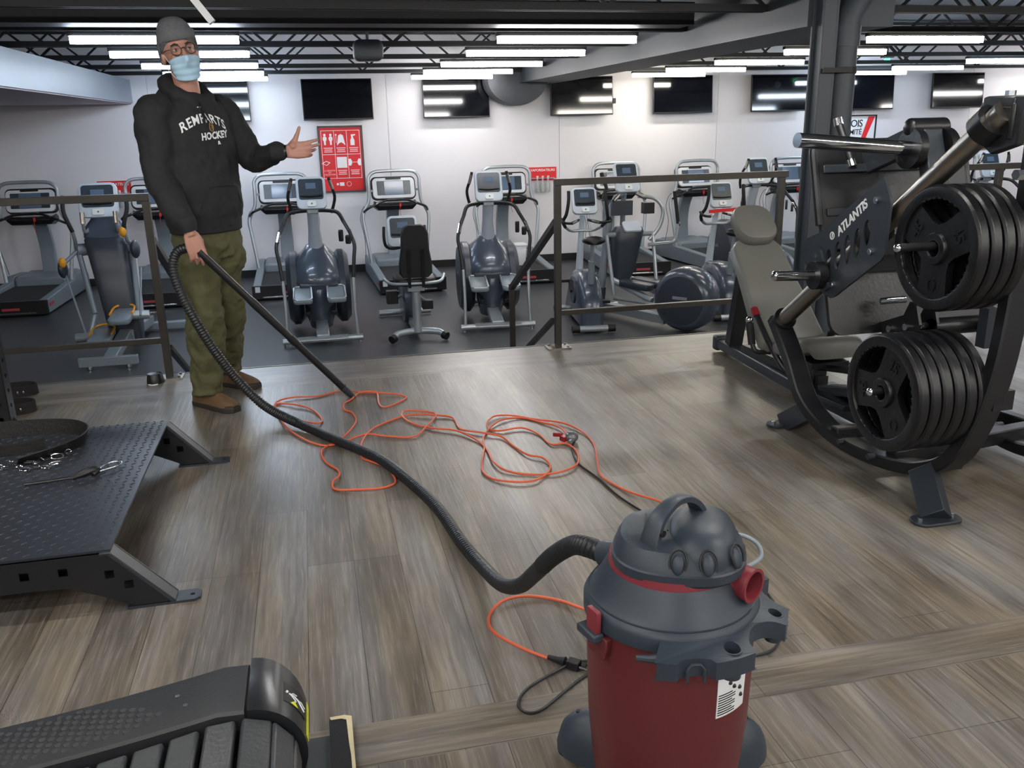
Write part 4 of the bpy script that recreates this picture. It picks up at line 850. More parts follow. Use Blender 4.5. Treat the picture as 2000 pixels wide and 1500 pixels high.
# sled side plates with lettering
FA = np.stack([rd, V3(0, 0.61, 0.79)/np.linalg.norm([0.61, 0.79]), V3(-1, 0, 0)], 1)
o0 = V3(2.03, 3.05, 0.92)
def loc(y, z): d = V3(0, y-o0[1], z-o0[2]); return (float(d @ FA[:, 0]), float(d @ FA[:, 1]))
poly = [loc(*p) for p in ((2.83, 1.182), (2.79, 1.12), (2.777, 1.09), (2.784, 0.906), (2.80, 0.885), (3.075, 0.697), (3.10, 0.688), (3.15, 0.696), (3.326, 0.816), (3.335, 0.84), (3.315, 0.889), (3.30, 0.905), (3.218, 0.936))]
slots = []
for y, z, h in ((3.135, 0.835, 0.045), (3.075, 0.865, 0.055), (3.015, 0.893, 0.06), (2.955, 0.925, 0.06), (2.90, 0.972, 0.05)):
    cx, cy = loc(y, z); cc = []
    for k in range(18):
        a = 2*PI*k/18; dy, dz = 0.021*math.cos(a), h*math.sin(a)
        q_ = V3(0, dy*1.0, dz); cc.append((cx+float(q_ @ FA[:, 0]), cy+float(q_ @ FA[:, 1])))
    slots.append(cc)
for s, x in ((-1, 2.03), (1, 2.835)):
    vs, fs = holed(poly, slots, 0.010, FA, V3(x, o0[1], o0[2]))
    m_ = MB(); m_.add(vs, fs); pl_ = m_.build('side_plate', dark_metal, lp, bevel=0.0015)
    if s < 0:
        m_ = MB(); cx, cy = loc(3.008, 1.008)
        put_text(m_, 'ATLANTIS', V3(x-0.006, o0[1], o0[2])+FA @ V3(cx+0.012, cy+0.002, 0), FA, 0.048, 0.0008, 0.0012, 0.18, 0.98)
        cx, cy = loc(3.115, 0.945)
        m_.ring([(0.011, 0), (0.016, 0), (0.016, 0.001), (0.011, 0.001)], 20, V3(x-0.006, o0[1], o0[2])+FA @ V3(cx-0.008, cy-0.004, 0), (-1, 0, 0)); m_.ell(V3(x-0.006, o0[1], o0[2])+FA @ V3(cx-0.008, cy-0.004, 0), (0.0008, 0.004, 0.010), 10, 6)
        m_.build('lettering', sticker, pl_)
        m_ = MB()
        for y, z in ((2.852, 1.097), (2.858, 0.909), (3.205, 0.845), (3.083, 0.747)):
            m_.cyl((x-0.004, y, z), (x-0.016, y, z), 0.014, 6); m_.cyl((x-0.016, y, z), (x-0.019, y, z), 0.009, 10)
        m_.build('plate_bolts', zinc, pl_)
        m_ = MB(); cx, cy = loc(3.10, 0.79)
        m_.use(dark_metal).prism([(3.235, 0.80), (3.24, 0.87), (3.215, 0.885), (3.18, 0.87), (3.10, 0.73), (3.13, 0.71)], 0.012, np.array([[0, 0, 1], [1, 0, 0], [0, 1, 0]], float), (x-0.017, 0, 0))
        m_.use(black_rub).cyl((x-0.05, 3.165, 0.772), (x-0.01, 3.165, 0.772), 0.058, 28); m_.use(chrome).cyl((x-0.235, 3.14, 0.785), (x-0.05, 3.165, 0.772), 0.021, 18); m_.ell((x-0.235, 3.14, 0.785), (0.012, 0.021, 0.021), 14, 8)
        m_.build('lower_peg', None, lp)
m_ = MB()
for x in (2.085, 2.78):
    for u in (-0.14, 0.14): m_.tube([V3(x, 3.05, 0.874)+rd*(u-0.05), V3(x, 3.05, 0.874)+rd*(u+0.05)], 0.055, 20)
m_.build('rail_bearings', black_metal, lp)
m_ = MB(); m_.ell((2.16, 2.86, 1.04), (0.045, 0.05, 0.05), 18, 12); m_.cyl((2.10, 2.86, 1.04), (2.16, 2.86, 1.04), 0.045, 18); m_.build('bearing_cover', grey_pl if 0 else dark_metal, lp)
# foot plate and its frame
FP = np.stack([V3(1, 0, 0), V3(0, 0.30, 0.954), V3(0, -0.954, 0.30)], 1)
m_ = MB(); m_.rbox((2.42, 3.25, 0.90), (0.72, 0.80, 0.02), 0.06, FP, 5); m_.build('foot_plate', black_rub, lp)
m_ = MB(); m_.tube(round_path([V3(2.42, 3.31, 1.0)+FP @ V3(a, b, 0.025) for a, b in ((-0.36, -0.05), (-0.36, 0.29), (0.36, 0.29), (0.36, -0.05))], 0.05), 0.018, 10); m_.build('plate_frame', black_metal, lp)
m_ = MB()
for b in (0.18, 0.0, -0.14, -0.24): m_.box(V3(2.42, 3.31, 1.0)+FP @ V3(0, b, 0.03), (0.66, 0.035, 0.03), FP)
m_.build('plate_ribs', dark_metal, lp, bevel=0.004)
m_ = MB(); m_.tube([(2.13, 3.40, 1.235), (2.15, 3.27, 0.90)], 0.032, 18); m_.build('sled_post', black_metal, lp)
m_ = MB(); m_.tube([(2.69, 3.40, 1.235), (2.71, 3.27, 0.90)], 0.032, 18); m_.build('sled_post', black_metal, lp)
m_ = MB(); m_.use(black_metal).tube([(2.20, 3.41, 1.36), (2.22, 3.33, 1.21)], 0.017, 12); m_.use(chrome).tube([(2.197, 3.418, 1.385), (2.20, 3.41, 1.355)], 0.019, 12); m_.tube([(2.222, 3.32, 1.19), (2.22, 3.335, 1.215)], 0.019, 12); m_.build('safety_handle', None, lp)
m_ = MB(); m_.bar((2.41, 3.12, 1.33), (2.41, 2.95, 0.88), 0.085, 0.06, (0, 1, 0)); m_.bar((2.41, 3.10, 1.33), (2.30, 3.36, 1.20), 0.05, 0.10); m_.build('centre_post', dark_metal, lp, bevel=0.006)
m_ = MB(); m_.cyl((2.335, 3.13, 1.345), (2.485, 3.13, 1.345), 0.036, 20); m_.ell((2.335, 3.13, 1.345), (0.02, 0.036, 0.036), 16, 8); m_.ell((2.485, 3.13, 1.345), (0.02, 0.036, 0.036), 16, 8); m_.build('stop_roller', black_rub, lp)
for s in (-1, 1):
    m_ = MB(); m_.use(black_rub).cyl((LX+s*0.055, 3.11, 1.262), (LX+s*0.09, 3.11, 1.265), 0.078, 32); m_.use(chrome).tube([(LX+s*0.08, 3.11, 1.265), (LX+s*0.60, 3.07, 1.31)], 0.028, 22)
    m_.build('weight_peg', None, lp)
m_ = MB(); m_.bar((2.11, 3.05, 0.90), (2.75, 3.05, 0.90), 0.07, 0.07); m_.bar((2.11, 3.2, 0.80), (2.75, 3.2, 0.80), 0.06, 0.06); m_.build('sled_cross_bar', black_metal, lp)
m_ = MB()
for x in (2.30, 2.38): m_.prism([(3.12, 0.50), (3.14, 0.56), (3.0, 0.62), (2.97, 0.68), (2.93, 0.67), (2.90, 0.60), (2.93, 0.54), (3.0, 0.52)], 0.012, np.array([[0, 0, 1], [1, 0, 0], [0, 1, 0]], float), (x, 0, 0))
m_.build('pivot_bracket', black_metal, lp)
for a_, b_, r_ in (((2.28, 3.06, 0.55), (2.41, 3.06, 0.55), 0.014), ((2.28, 2.96, 0.58), (2.41, 2.96, 0.58), 0.014), ((2.35, 3.06, 0.67), (2.26, 3.10, 0.66), 0.014)): m_ = MB(); m_.cyl(a_, b_, r_, 12); m_.build('pivot_bolt', zinc, lp)
m_ = MB(); m_.cyl((2.38, 2.93, 0.58), (2.74, 2.93, 0.58), 0.035, 16); m_.build('stop_bar', black_rub, lp)
m_ = MB(); m_.box((2.58, 2.86, 0.58), (0.05, 0.05, 0.16)); m_.bar((2.41, 3.0, 0.5), (2.41, 3.0, 0.1), 0.06, 0.06, (0, 1, 0)); m_.build('stop_post', dark_metal, lp)
# bench
bt = V3(2.43, 4.50, 0.725); bb = V3(2.42, 4.01, 0.285); bd = (bt-bb)/np.linalg.norm(bt-bb); bn = np.cross(V3(1, 0, 0), bd)
if bn[1] > 0: bn = -bn
FB = np.stack([np.cross(bd, bn), bd, bn], 1)
L_ = np.linalg.norm(bt-bb)
outl = [(-0.185, -0.02), (-0.18, 0.06), (-0.175, 0.2), (-0.155, 0.42), (-0.15, L_-0.05), (-0.12, L_-0.005), (-0.07, L_+0.02), (0.07, L_+0.02), (0.12, L_-0.005), (0.15, L_-0.05), (0.155, 0.42), (0.175, 0.2), (0.18, 0.06), (0.185, -0.02), (0.15, -0.06), (-0.15, -0.06)]
m_ = MB(); rings = []
for sc, z in ((0.0, -0.05), (0.0, -0.005), (0.008, 0.01), (0.022, 0.018)):
    rings.append([bb+FB @ V3(x*(1-sc*5), y*(1-sc*1.5)+sc*0.4, z) for x, y in outl])
m_.loft(rings); m_.build('back_pad', uphol, lp, sharp=50)
m_ = MB(); c_ = bb+FB @ V3(0, L_+0.075, 0.05); m_.rbox(c_, (0.235, 0.25, 0.075), 0.085, FB, 6, 0.018); m_.build('head_pad', uphol, lp)
m_ = MB(); rings = []
for y, z, w in ((3.98, 0.245, 0.13), (3.93, 0.255, 0.165), (3.85, 0.27, 0.18), (3.74, 0.30, 0.175), (3.66, 0.325, 0.165), (3.62, 0.325, 0.15), (3.605, 0.30, 0.13)):
    th = 0.045 if 3.62 < y < 3.95 else 0.03
    rings.append([V3(2.42+w*math.copysign(abs(math.cos(a))**0.4, math.cos(a)), y, z+th*math.copysign(abs(math.sin(a))**0.7, math.sin(a))) for a in (2*PI*k/20 for k in range(20))])
m_.loft(rings); m_.build('seat_pad', uphol, lp, sharp=60)
m_ = MB(); m_.box((2.42, 3.80, 0.225), (0.20, 0.30, 0.03)); m_.box((2.42, 3.78, 0.16), (0.07, 0.10, 0.12)); m_.cyl((2.47, 3.72, 0.20), (2.56, 3.70, 0.20), 0.018, 10); m_.build('seat_bracket', black_metal, lp)
m_ = MB(); m_.bar((2.42, 4.66, 0.085), (2.42, 4.56, 0.55), 0.085, 0.07, (0, 1, 0)); m_.bar((2.42, 4.60, 0.50), (2.42, 4.42, 0.60), 0.06, 0.05); m_.build('bench_post', black_metal, lp, bevel=0.006)
m_ = MB(); m_.box((2.42, 4.60, 0.55), (0.07, 0.06, 0.16), rotm('X', -12)); m_.build('post_sleeve', silver, lp, bevel=0.005)
m_ = MB(); m_.bar((2.42, 4.5, 0.10), (2.42, 3.7, 0.13), 0.055, 0.05); m_.build('bench_beam', black_metal, lp)
for s in (-1, 1):
    m_ = MB(); gx = 2.42+s*0.21
    m_.use(black_metal).tube(round_path([(2.42+s*0.05, 3.98, 0.215), (gx, 4.02, 0.215), (gx, 4.05, 0.26)], 0.03), 0.013, 9)
    if s < 0: m_.use(grip).tube([(gx, 4.05, 0.25), (gx, 4.09, 0.355)], 0.02, 10); m_.use(chrome).ell((gx, 4.095, 0.372), (0.02, 0.02, 0.02), 12, 8)
    else: m_.use(grip).tube([(gx, 3.99, 0.29), (gx, 3.84, 0.425)], 0.019, 10); m_.use(chrome).ell((gx, 3.832, 0.433), (0.021, 0.021, 0.021), 12, 8); m_.use(black_metal).tube([(gx, 4.04, 0.23), (gx, 3.99, 0.29)], 0.014, 8)
    m_.build('hand_grip', None, lp)
m_ = MB(); m_.use(black_metal).tube(catmull([(2.25, 4.10, 0.40), (2.255, 3.93, 0.26), (2.29, 3.84, 0.16), (2.36, 3.80, 0.11)], 5), 0.015, 10); m_.use(mat('dark_red_cap', '8c1c22', 0.35)).tube([(2.25, 4.125, 0.425), (2.25, 4.09, 0.392)], 0.019, 12); m_.build('release_lever', None, lp)
# weight plates: ring, three spokes and hub
def make_plate(rot=0, text=True):
    r0 = 0.214
    def op(a0):
        o = []
        for k in range(9): a = R(a0-35+70*k/8); o.append((0.166*math.cos(a), 0.166*math.sin(a)))
        for q_, rr_ in ((28, 0.125), (18, 0.095), (0, 0.080), (-18, 0.095), (-28, 0.125)): a = R(a0+q_); o.append((rr_*math.cos(a), rr_*math.sin(a)))
        return o
    FX = np.stack([V3(0, -1, 0), V3(0, 0, 1), V3(-1, 0, 0)], 1)
    cs, sn = math.cos(R(rot)), math.sin(R(rot)); FR = FX @ np.array([[cs, -sn, 0], [sn, cs, 0], [0, 0, 1]], float)
    t = thing('weight_plate', 'x', 'weight plate')
    m_ = MB()
    vs, fs = holed(circ(0.19, 48), [op(90), op(210), op(330), circ(0.026, 20)], 0.026, FR, (0.022, 0, 0)); m_.add(vs, fs)
    m_.ring([(0.168, 0.004), (0.170, 0.0), (0.176, -0.002), (0.206, -0.0), (r0, 0.008), (r0, 0.034), (0.206, 0.042), (0.172, 0.042), (0.168, 0.038)], 64, (0, 0, 0), (1, 0, 0))
    m_.ring([(0.026, 0.0), (0.030, -0.003), (0.052, -0.003), (0.056, 0.006), (0.056, 0.04), (0.026, 0.042)], 40, (0, 0, 0), (1, 0, 0))
    for a0 in (90, 210, 330):
        for k in range(7):
            a = R(a0-27+9*k)
            m_.box(FR @ V3(0.172*math.cos(a), 0.172*math.sin(a), -0.003), (0.012, 0.014, 0.008), FR @ rotm('Z', math.degrees(a)))
    m_.build('disc', black_rub, t, sharp=35, bevel=0.0015)
    m_ = MB(); m_.ring([(0.0262, 0.002), (0.030, -0.0035), (0.033, -0.0035), (0.033, 0.0)], 32, (0, 0, 0), (1, 0, 0)); m_.build('hub_sleeve', dark_metal, t)
    if text:
        m_ = MB()
        for a0 in (30, 150): put_text(m_, '45', FR @ V3(0.115*math.cos(R(a0)), 0.115*math.sin(R(a0)), 0) + V3(0.0075, 0, 0), FR @ rotm('Z', a0-90), 0.062, 0.0018, 0.0005)
        m_.ring([(0.017, 0), (0.020, 0), (0.020, 0.002), (0.017, 0.002)], 24, FR @ V3(0, -0.125, 0)+V3(0.008, 0, 0), (-1, 0, 0)); put_text(m_, '4', FR @ V3(0, -0.125, 0)+V3(0.0075, 0, 0), FR, 0.03, 0.0015) if 0 else None
        m_.build('raised_numbers', black_rub, t)
    return t
wp = make_plate(0)
wp.location = (2.05, 2.56, 0.957); wp['group'] = 'plates on the upper peg'; wp['label'] = 'outermost black 45 plate on the upper peg, its face towards the bench side'
for k, l_ in ((1, 'second black plate from the outside on the upper peg'), (2, 'third black plate from the outside on the upper peg'), (3, 'innermost black plate on the upper peg of the leg press')):
    dup(wp, (2.05+0.049*k, 2.56, 0.957), None, l_, 'plates on the upper peg')
w2 = make_plate(38, True); w2.location = (1.955, 2.626, 0.434); w2['group'] = 'plates on the lower peg'; w2['label'] = 'outermost black plate on the lower peg, nearest the vacuum hose side'
for k, l_ in enumerate(('second', 'third', 'fourth', 'fifth', 'innermost, sixth')):
    dup(w2, (1.955+0.047*(k+1), 2.626, 0.434), None, l_+' black plate from the outside on the lower peg', 'plates on the lower peg')
for y, z in ((2.56, 0.967), (2.626, 0.442)):
    m_ = MB(); m_.use(black_pl).cyl((1.915, y, z), (2.26, y, z), 0.0145, 20); m_.use(chrome).ell((1.912, y, z), (0.014, 0.0155, 0.0155), 16, 10); m_.use(black_metal).box((2.28, 2.50, z), (0.08, 0.19, 0.07)); m_.build('storage_peg', None, lp)
# ------------------------------------------------------------------ steel platform at the left
FYZ = np.array([[0, 0, 1], [1, 0, 0], [0, 1, 0]], float)
pf = thing('lifting_platform', 'low black steel platform with checker plate top and splayed feet', 'platform', (-1.2, 3.18, 0))
ZT = 0.20; XA = -0.665; YA, YB = 2.56, 3.77
m_ = MB(); m_.box(((XA-2.4)/2, (YA+YB)/2, ZT-0.004), (2.4+XA, YB-YA, 0.008)); m_.build('deck_plate', deck_paint, pf)
m_ = MB(); k = 0
for i in range(42):
    for j in range(30):
        x = XA-0.025-0.030*j; y = YA+0.02+0.029*i
        if x < -1.7: continue
        a = 45 if (i+j) % 2 else -45
        d1 = rotm('Z', a-8) @ V3(0.011, 0, 0); d2 = rotm('Z', a-8) @ V3(0, 0.0026, 0); c_ = V3(x, y, ZT)
        m_.add([c_-d1, c_-d2, c_+d1, c_+d2, c_-d1*0.5+V3(0, 0, 0.0026), c_+d1*0.5+V3(0, 0, 0.0026)], [(0, 1, 4), (1, 2, 5), (1, 5, 4), (2, 3, 5), (3, 4, 5), (3, 0, 4)])
m_.build('checker_tread', deck_paint, pf, sharp=20)
XZ = np.array([[1, 0, 0], [0, 0, -1], [0, 1, 0]], float)
for y, n in ((YA-0.012, 'near'), (YB-0.06+0.012, 'far')):
    outer = [(-2.4, 0.10), (-2.4, 0.192), (XA+0.005, 0.192), (-0.50, 0.012), (-0.62, 0.012), (XA-0.05, 0.06), (-0.80, 0.095), (-0.95, 0.10)]
    holes = [sq(-0.80-0.105*q_, 0.148, 0.013) for q_ in range(12)]+[sq(-0.675, 0.125, 0.013), sq(-0.625, 0.085, 0.013)]
    for yy in (y, y+0.06):
        vs, fs = holed(outer, holes if yy == y else [], 0.005, XZ, (0, yy, 0)); m_ = MB(); m_.add(vs, fs); m_.build('side_channel', black_metal, pf)
    m_ = MB(); m_.add([V3(XA, y-0.003, 0.196), V3(XA, y+0.063, 0.196), V3(-0.50, y+0.063, 0.010), V3(-0.50, y-0.003, 0.010), V3(XA-0.01, y-0.003, 0.190), V3(XA-0.01, y+0.063, 0.190), V3(-0.512, y+0.063, 0.006), V3(-0.512, y-0.003, 0.006)],
        [(0, 1, 2, 3), (7, 6, 5, 4), (0, 4, 5, 1), (1, 5, 6, 2), (2, 6, 7, 3), (3, 7, 4, 0)])
    m_.box((XA-0.015, y+0.03, 0.192), (0.03, 0.066, 0.008)); m_.box(((-2.4-0.8)/2, y+0.03, 0.099), (1.6, 0.06, 0.005)); m_.build('sloped_brace', deck_paint, pf, bevel=0.002)
    vs, fs = holed([(-0.64, -0.033), (-0.445, -0.033), (-0.43, -0.02), (-0.43, 0.02), (-0.445, 0.033), (-0.64, 0.033)], [circ(0.007, 12)] if 0 else [[(-0.455+0.008*math.cos(a), 0.008*math.sin(a)) for a in (2*PI*k_/12 for k_ in range(12))]], 0.008, None, (0, y+0.03, 0.004))
    m_ = MB(); m_.add(vs, fs); m_.build('foot_plate', deck_paint, pf)
# rack upright at the far left edge
up = thing('rack_upright', 'black perforated steel rack upright at the left edge behind the platform', 'rack', (-1.53, 4.46, 0))
vs, fs = holed([(-0.04, 0), (0.04, 0), (0.04, 2.3), (-0.04, 2.3)], [[(0.0+0.011*math.cos(a), 0.045+0.075*q_+0.011*math.sin(a)) for a in (2*PI*k_/12 for k_ in range(12))] for q_ in range(28)], 0.004, FYZ, (0, 0, 0))
for x in (-1.49, -1.57):
    m_ = MB(); m_.add([v+V3(x, 4.46, 0.01) for v in vs], fs); m_.build('side_wall', black_metal, up)
FXZ2 = F_XZ
vs, fs = holed([(-0.04, 0), (0.04, 0), (0.04, 2.3), (-0.04, 2.3)], [[(0.011*math.cos(a), 0.06+0.075*q_+0.011*math.sin(a)) for a in (2*PI*k_/12 for k_ in range(12))] for q_ in range(28)], 0.004, FXZ2, (0, 0, 0))
for y in (4.422, 4.498):
    m_ = MB(); m_.add([v+V3(-1.53, y, 0.01) for v in vs], fs); m_.build('face_wall', black_metal, up)
m_ = MB(); m_.box((-1.51, 4.46, 0.005), (0.17, 0.12, 0.01)); m_.prism([(0, 0), (0.05, 0), (0, 0.06)], 0.006, np.array([[1, 0, 0], [0, 0, 1], [0, 1, 0]], float), (-1.488, 4.457, 0.01)); m_.build('base_plate', dark_metal, up)
m_ = MB(); m_.cyl((-1.445, 4.42, 0.01), (-1.445, 4.42, 0.025), 0.011, 6); m_.build('anchor_bolt', zinc, up)
# looped straps lying behind the upright
strap_m = mat('black_webbing', '101011', 0.7, 0, 0.3, 200)
for dx, dy, lab in ((-0.02, 0.12, 'looped black strap lying by the rack upright, the one farther away'), (0.06, -0.22, 'looped black strap with metal eyelets, the one nearer the platform')):
    t = thing('strap', lab, 'strap', (-1.62+dx, 5.02+dy, 0), 'black straps on the floor')
    pth = catmull([(-1.80+dx, 4.98+dy, 0.03), (-1.68+dx, 5.03+dy, 0.035), (-1.58+dx, 5.03+dy, 0.035), (-1.535+dx, 4.98+dy, 0.032), (-1.60+dx, 4.93+dy, 0.03), (-1.75+dx, 4.92+dy, 0.03)], 7)
    m_ = MB(); m_.tube(pth, 1, sec=[(-0.002, -0.028), (0.002, -0.028), (0.002, 0.028), (-0.002, 0.028)], up=(0, 0, 1)); m_.build('webbing', strap_m, t)
    m_ = MB()
    for q_ in (-1, 0, 1): m_.ell((-1.62+0.03*q_+dx, 4.924+dy, 0.03), (0.005, 0.003, 0.009), 8, 6)
    m_.build('eyelets', zinc, t)
# belt, chain, carabiner lying on the platform
leather = mat('black_leather', '131313', 0.62, 0, 0.35, 90)
t = thing('dip_belt', 'wide black dip belt curled on the checker plate platform', 'belt', (-1.15, 3.5, ZT+0.002))
pth = catmull([(-1.45, 3.70, 0.255), (-1.25, 3.73, 0.258), (-1.08, 3.715, 0.258), (-0.985, 3.665, 0.250), (-0.945, 3.58, 0.245), (-0.97, 3.49, 0.235), (-1.05, 3.42, 0.232), (-1.14, 3.37, 0.228)], 8)
m_ = MB(); rings = []
for i, p in enumerate(pth):
    T = pth[min(i+1, len(pth)-1)]-pth[max(i-1, 0)]; T[2] = 0; T /= np.linalg.norm(T); n_ = V3(-T[1], T[0], 0)
    f = i/(len(pth)-1); w = 0.034-0.008*f; lean = 0.1+0.75*max(0, f-0.35)/0.65
    upv = V3(0, 0, math.cos(lean))+n_*(-math.sin(lean))*-1
    base = p.copy(); base[2] = ZT+0.004+w*math.cos(lean)
    rings.append([base+upv*b+np.cross(T, upv)*a for a, b in ((-0.003, -w), (0.003, -w), (0.003, w), (-0.003, w))])
m_.loft(rings); m_.build('padded_band', leather, t, sharp=50)
m_ = MB(); pth = catmull([(-1.45, 3.52, 0.226), (-1.3, 3.50, 0.226), (-1.18, 3.50, 0.226), (-1.09, 3.54, 0.226)], 6); m_.tube(pth, 1, sec=[(-0.003, -0.022), (0.003, -0.022), (0.003, 0.022), (-0.003, 0.022)], up=(0, 0, 1)); m_.build('strap_tail', leather, t)
t = thing('chain', 'short bright steel chain heaped in front of the dip belt', 'chain', (-1.1, 3.36, ZT+0.002)); m_ = MB()
cp = [(-1.19, 3.352), (-1.158, 3.372), (-1.128, 3.335), (-1.095, 3.365), (-1.07, 3.40), (-1.045, 3.435), (-1.015, 3.41), (-0.985, 3.445), (-1.10, 3.30), (-1.065, 3.32), (-1.03, 3.305), (-1.0, 3.325)]
ran = random.Random(5)
def link(m_, c, a, tilt, L=0.021, W=0.0105, r=0.0032):
    Rm = rotm('Z', a) @ rotm('X', tilt); pts = []
    for k_ in range(20):
        th = 2*PI*k_/20; pts.append(np.array(c)+Rm @ V3(L*math.cos(th)*(1 if abs(math.cos(th)) > .3 else 1), W*math.copysign(abs(math.sin(th))**0.7, math.sin(th)), 0))
    m_.tube(pts, r, 7, closed=True)
for i, (x, y) in enumerate(cp): link(m_, (x, y, ZT+0.012+0.004*(i % 2)), ran.uniform(0, 180), 10 if i % 2 else 55)
link(m_, (-1.20, 3.35, ZT+0.006), 8, 3, 0.030, 0.014); m_.build('links', chrome, t)
t = thing('cable_strap', 'black cable with silver snap carabiner at its end on the platform', 'cable', (-0.9, 3.2, ZT+0.002))
m_ = MB(); m_.tube(catmull([(-1.058, 3.147, ZT+0.010), (-0.98, 3.157, ZT+0.010), (-0.90, 3.165, ZT+0.012), (-0.862, 3.17, ZT+0.014)], 5), [0.0055]*15+[0.008], 8); m_.build('cable', black_rub, t)
m_ = MB(); m_.tube(catmull([(-0.905, 3.160, ZT+0.012), (-0.87, 3.172, ZT+0.020), (-0.845, 3.19, ZT+0.024), (-0.83, 3.20, ZT+0.018), (-0.84, 3.172, ZT+0.012)], 4), [0.008+0.008*math.sin(PI*k_/16) for k_ in range(17)], 10); m_.build('crimp_sleeve', black_pl, t)
m_ = MB(); a0 = V3(-0.835, 3.195, ZT+0.014); dv = V3(0.066, 0.083, 0); L_ = np.linalg.norm(dv); dv /= L_; nv = V3(-dv[1], dv[0], 0)
m_.tube(catmull([a0+dv*(L_*u)+nv*v for u, v in ((0, 0.006), (0.3, 0.016), (0.7, 0.026), (0.95, 0.018), (1.02, 0), (0.95, -0.018), (0.7, -0.026), (0.3, -0.016), (0, -0.006))], 4, closed=True), 0.0036, 8, closed=True)
m_.cyl(a0-dv*0.004, a0+dv*0.016, 0.008, 12); m_.build('carabiner', zinc, t)

# ------------------------------------------------------------------ curved treadmill at the lower left
ct = thing('curved_treadmill', 'black curved slatted treadmill with textured side step at the lower left corner', 'treadmill', (-0.6, 1.4, 0))
slat_m = mat('dark_rubber_slat', '3a3d40', 0.42, 0, 0.15, 120, 0.15, 12)
side_m = mat('black_textured_plastic', '26282b', 0.5, 0, 0.12, 250, 0.1, 10)
def topz(x):   # deck profile along x : the rear end rises towards the right
    u = min(max((x+1.6)/1.35, 0), 1); return 0.20+0.14*u**2.2
m_ = MB(); rings = []
xs = [-1.8+0.05*i for i in range(33)]
for x in xs:
    z = topz(x); y1 = 1.735-0.105*((x+0.2)/-0.6) if 0 else 1.66+0.03*min(1, max(0, (-0.2-x)/0.5)); y0 = 1.475+0.03*min(1, max(0, (-0.2-x)/0.5))
    rings.append([V3(x, y1, 0.06), V3(x, y1+0.004, z-0.05), V3(x, y1-0.008, z-0.012), V3(x, y1-0.03, z), V3(x, y0+0.006, z+0.003), V3(x, y0, z-0.002), V3(x, y0, 0.08)])
m_.loft(rings); m_.build('side_step', side_m, ct, sharp=30)
m_ = MB()
xe = -0.195; ze = topz(-0.2)   # rounded end fender
rings = []
for k_ in range(15):
    a = R(90-12*k_*0.92); x = xe+0.105*math.cos(a); z = ze-0.105+0.108*math.sin(a)
    x2, z2 = xe+0.085*math.cos(a), ze-0.105+0.088*math.sin(a)
    yo = 1.664-0.07*(1-math.sin(max(a, 0)))**1.0*0.8; yi = 1.478
    rings.append([V3(x, yo-0.012, z), V3(x, yi, z), V3(x2, yi, z2), V3(x2, yo, z2), V3((x+x2)/2, yo, (z+z2)/2)])
m_.loft(rings)
m_.box((-0.18, 1.56, 0.14), (0.15, 0.14, 0.18)); m_.build('end_fender', mat('satin_black_shell', '202226', 0.28, 0, 0.02, 200), ct, sharp=40)
def fend(a_deg, y, lift=0.0015):
    a = R(a_deg); r = 0.1065+lift
    return V3(xe+(r-0.0015)*math.cos(a), y, ze-0.105+r*math.sin(a))
yel = mat('acid_yellow_film', 'd6dc2a', 0.45)
m_ = MB()
rr_ = []
for a in range(46, -14, -6): rr_.append([fend(a, 1.60), fend(a, 1.488), fend(a-1.5, 1.488), fend(a-1.5, 1.60)])
m_ = MB(); rings = [[fend(a, 1.598-0.004*abs(18-a)/10, 0.002), fend(a, 1.49, 0.002), fend(a, 1.49, 0.0005), fend(a, 1.598-0.004*abs(18-a)/10, 0.0005)] for a in range(12, 2, -2)]
m_.loft(rings); m_.build('yellow_stripe', yel, ct)
m_ = MB(); rings = [[fend(a, 1.585, 0.0014), fend(a, 1.525, 0.0014), fend(a, 1.525, 0.0004), fend(a, 1.585, 0.0004)] for a in range(52, 16, -5)]
m_.loft(rings); m_.build('decal_base', black_pl, ct)
m_ = MB()
def fst(pts, w):
    P_ = [fend(a, y, 0.0022) for a, y in pts]; m_.tube(P_, w, 5)
fst([(46, 1.553), (40, 1.555), (33, 1.552)], 0.0016); fst([(33, 1.552), (28, 1.545), (21, 1.540)], 0.0016); fst([(33, 1.552), (27, 1.556), (20, 1.552)], 0.0016); fst([(44, 1.553), (40, 1.562), (35, 1.563)], 0.0012); fst([(44, 1.553), (38, 1.546), (36, 1.541)], 0.0012); m_.ell(fend(49, 1.554, 0.003), (0.003, 0.003, 0.003), 8, 6)
m_.build('walking_figure_mark', sticker, ct)
m_ = MB(); m_.add([fend(44, 1.528, 0.0022), fend(32, 1.528, 0.0022), fend(38, 1.541, 0.0022)], [(0, 1, 2)]); m_.build('yellow_triangle', yel, ct)
# hexagon studs on the step
m_ = MB()
for i in range(60):
    for j in range(9):
        x = -0.31-0.0185*i; y = 1.505+0.0165*j+(0.008 if i % 2 else 0)
        yl = 1.625-max(0, (x+0.50))*0.55+0.02*min(1, max(0, (-0.2-x)/0.5)); y0_ = 1.50+max(0, x+0.42)*0.5+0.03*min(1, max(0, (-0.2-x)/0.5))
        if y > yl or y < y0_ or x < -1.0: continue
        z = topz(x)+0.0008; r = 0.0078
        m_.loft([[V3(x+r*sc*math.cos(R(60*k_)), y+r*sc*math.sin(R(60*k_)), z+h) for k_ in range(6)] for sc, h in ((1, 0), (0.85, 0.0022))])
m_.build('hexagon_studs', side_m, ct, sharp=20)
m_ = MB()
for x, y in ((-0.335, 1.585), (-0.315, 1.545), (-0.70, 1.60), (-0.70, 1.535)): m_.cyl((x, y, topz(x)+0.001), (x, y, topz(x)+0.0035), 0.005, 10)
m_.build('screws', zinc, ct)
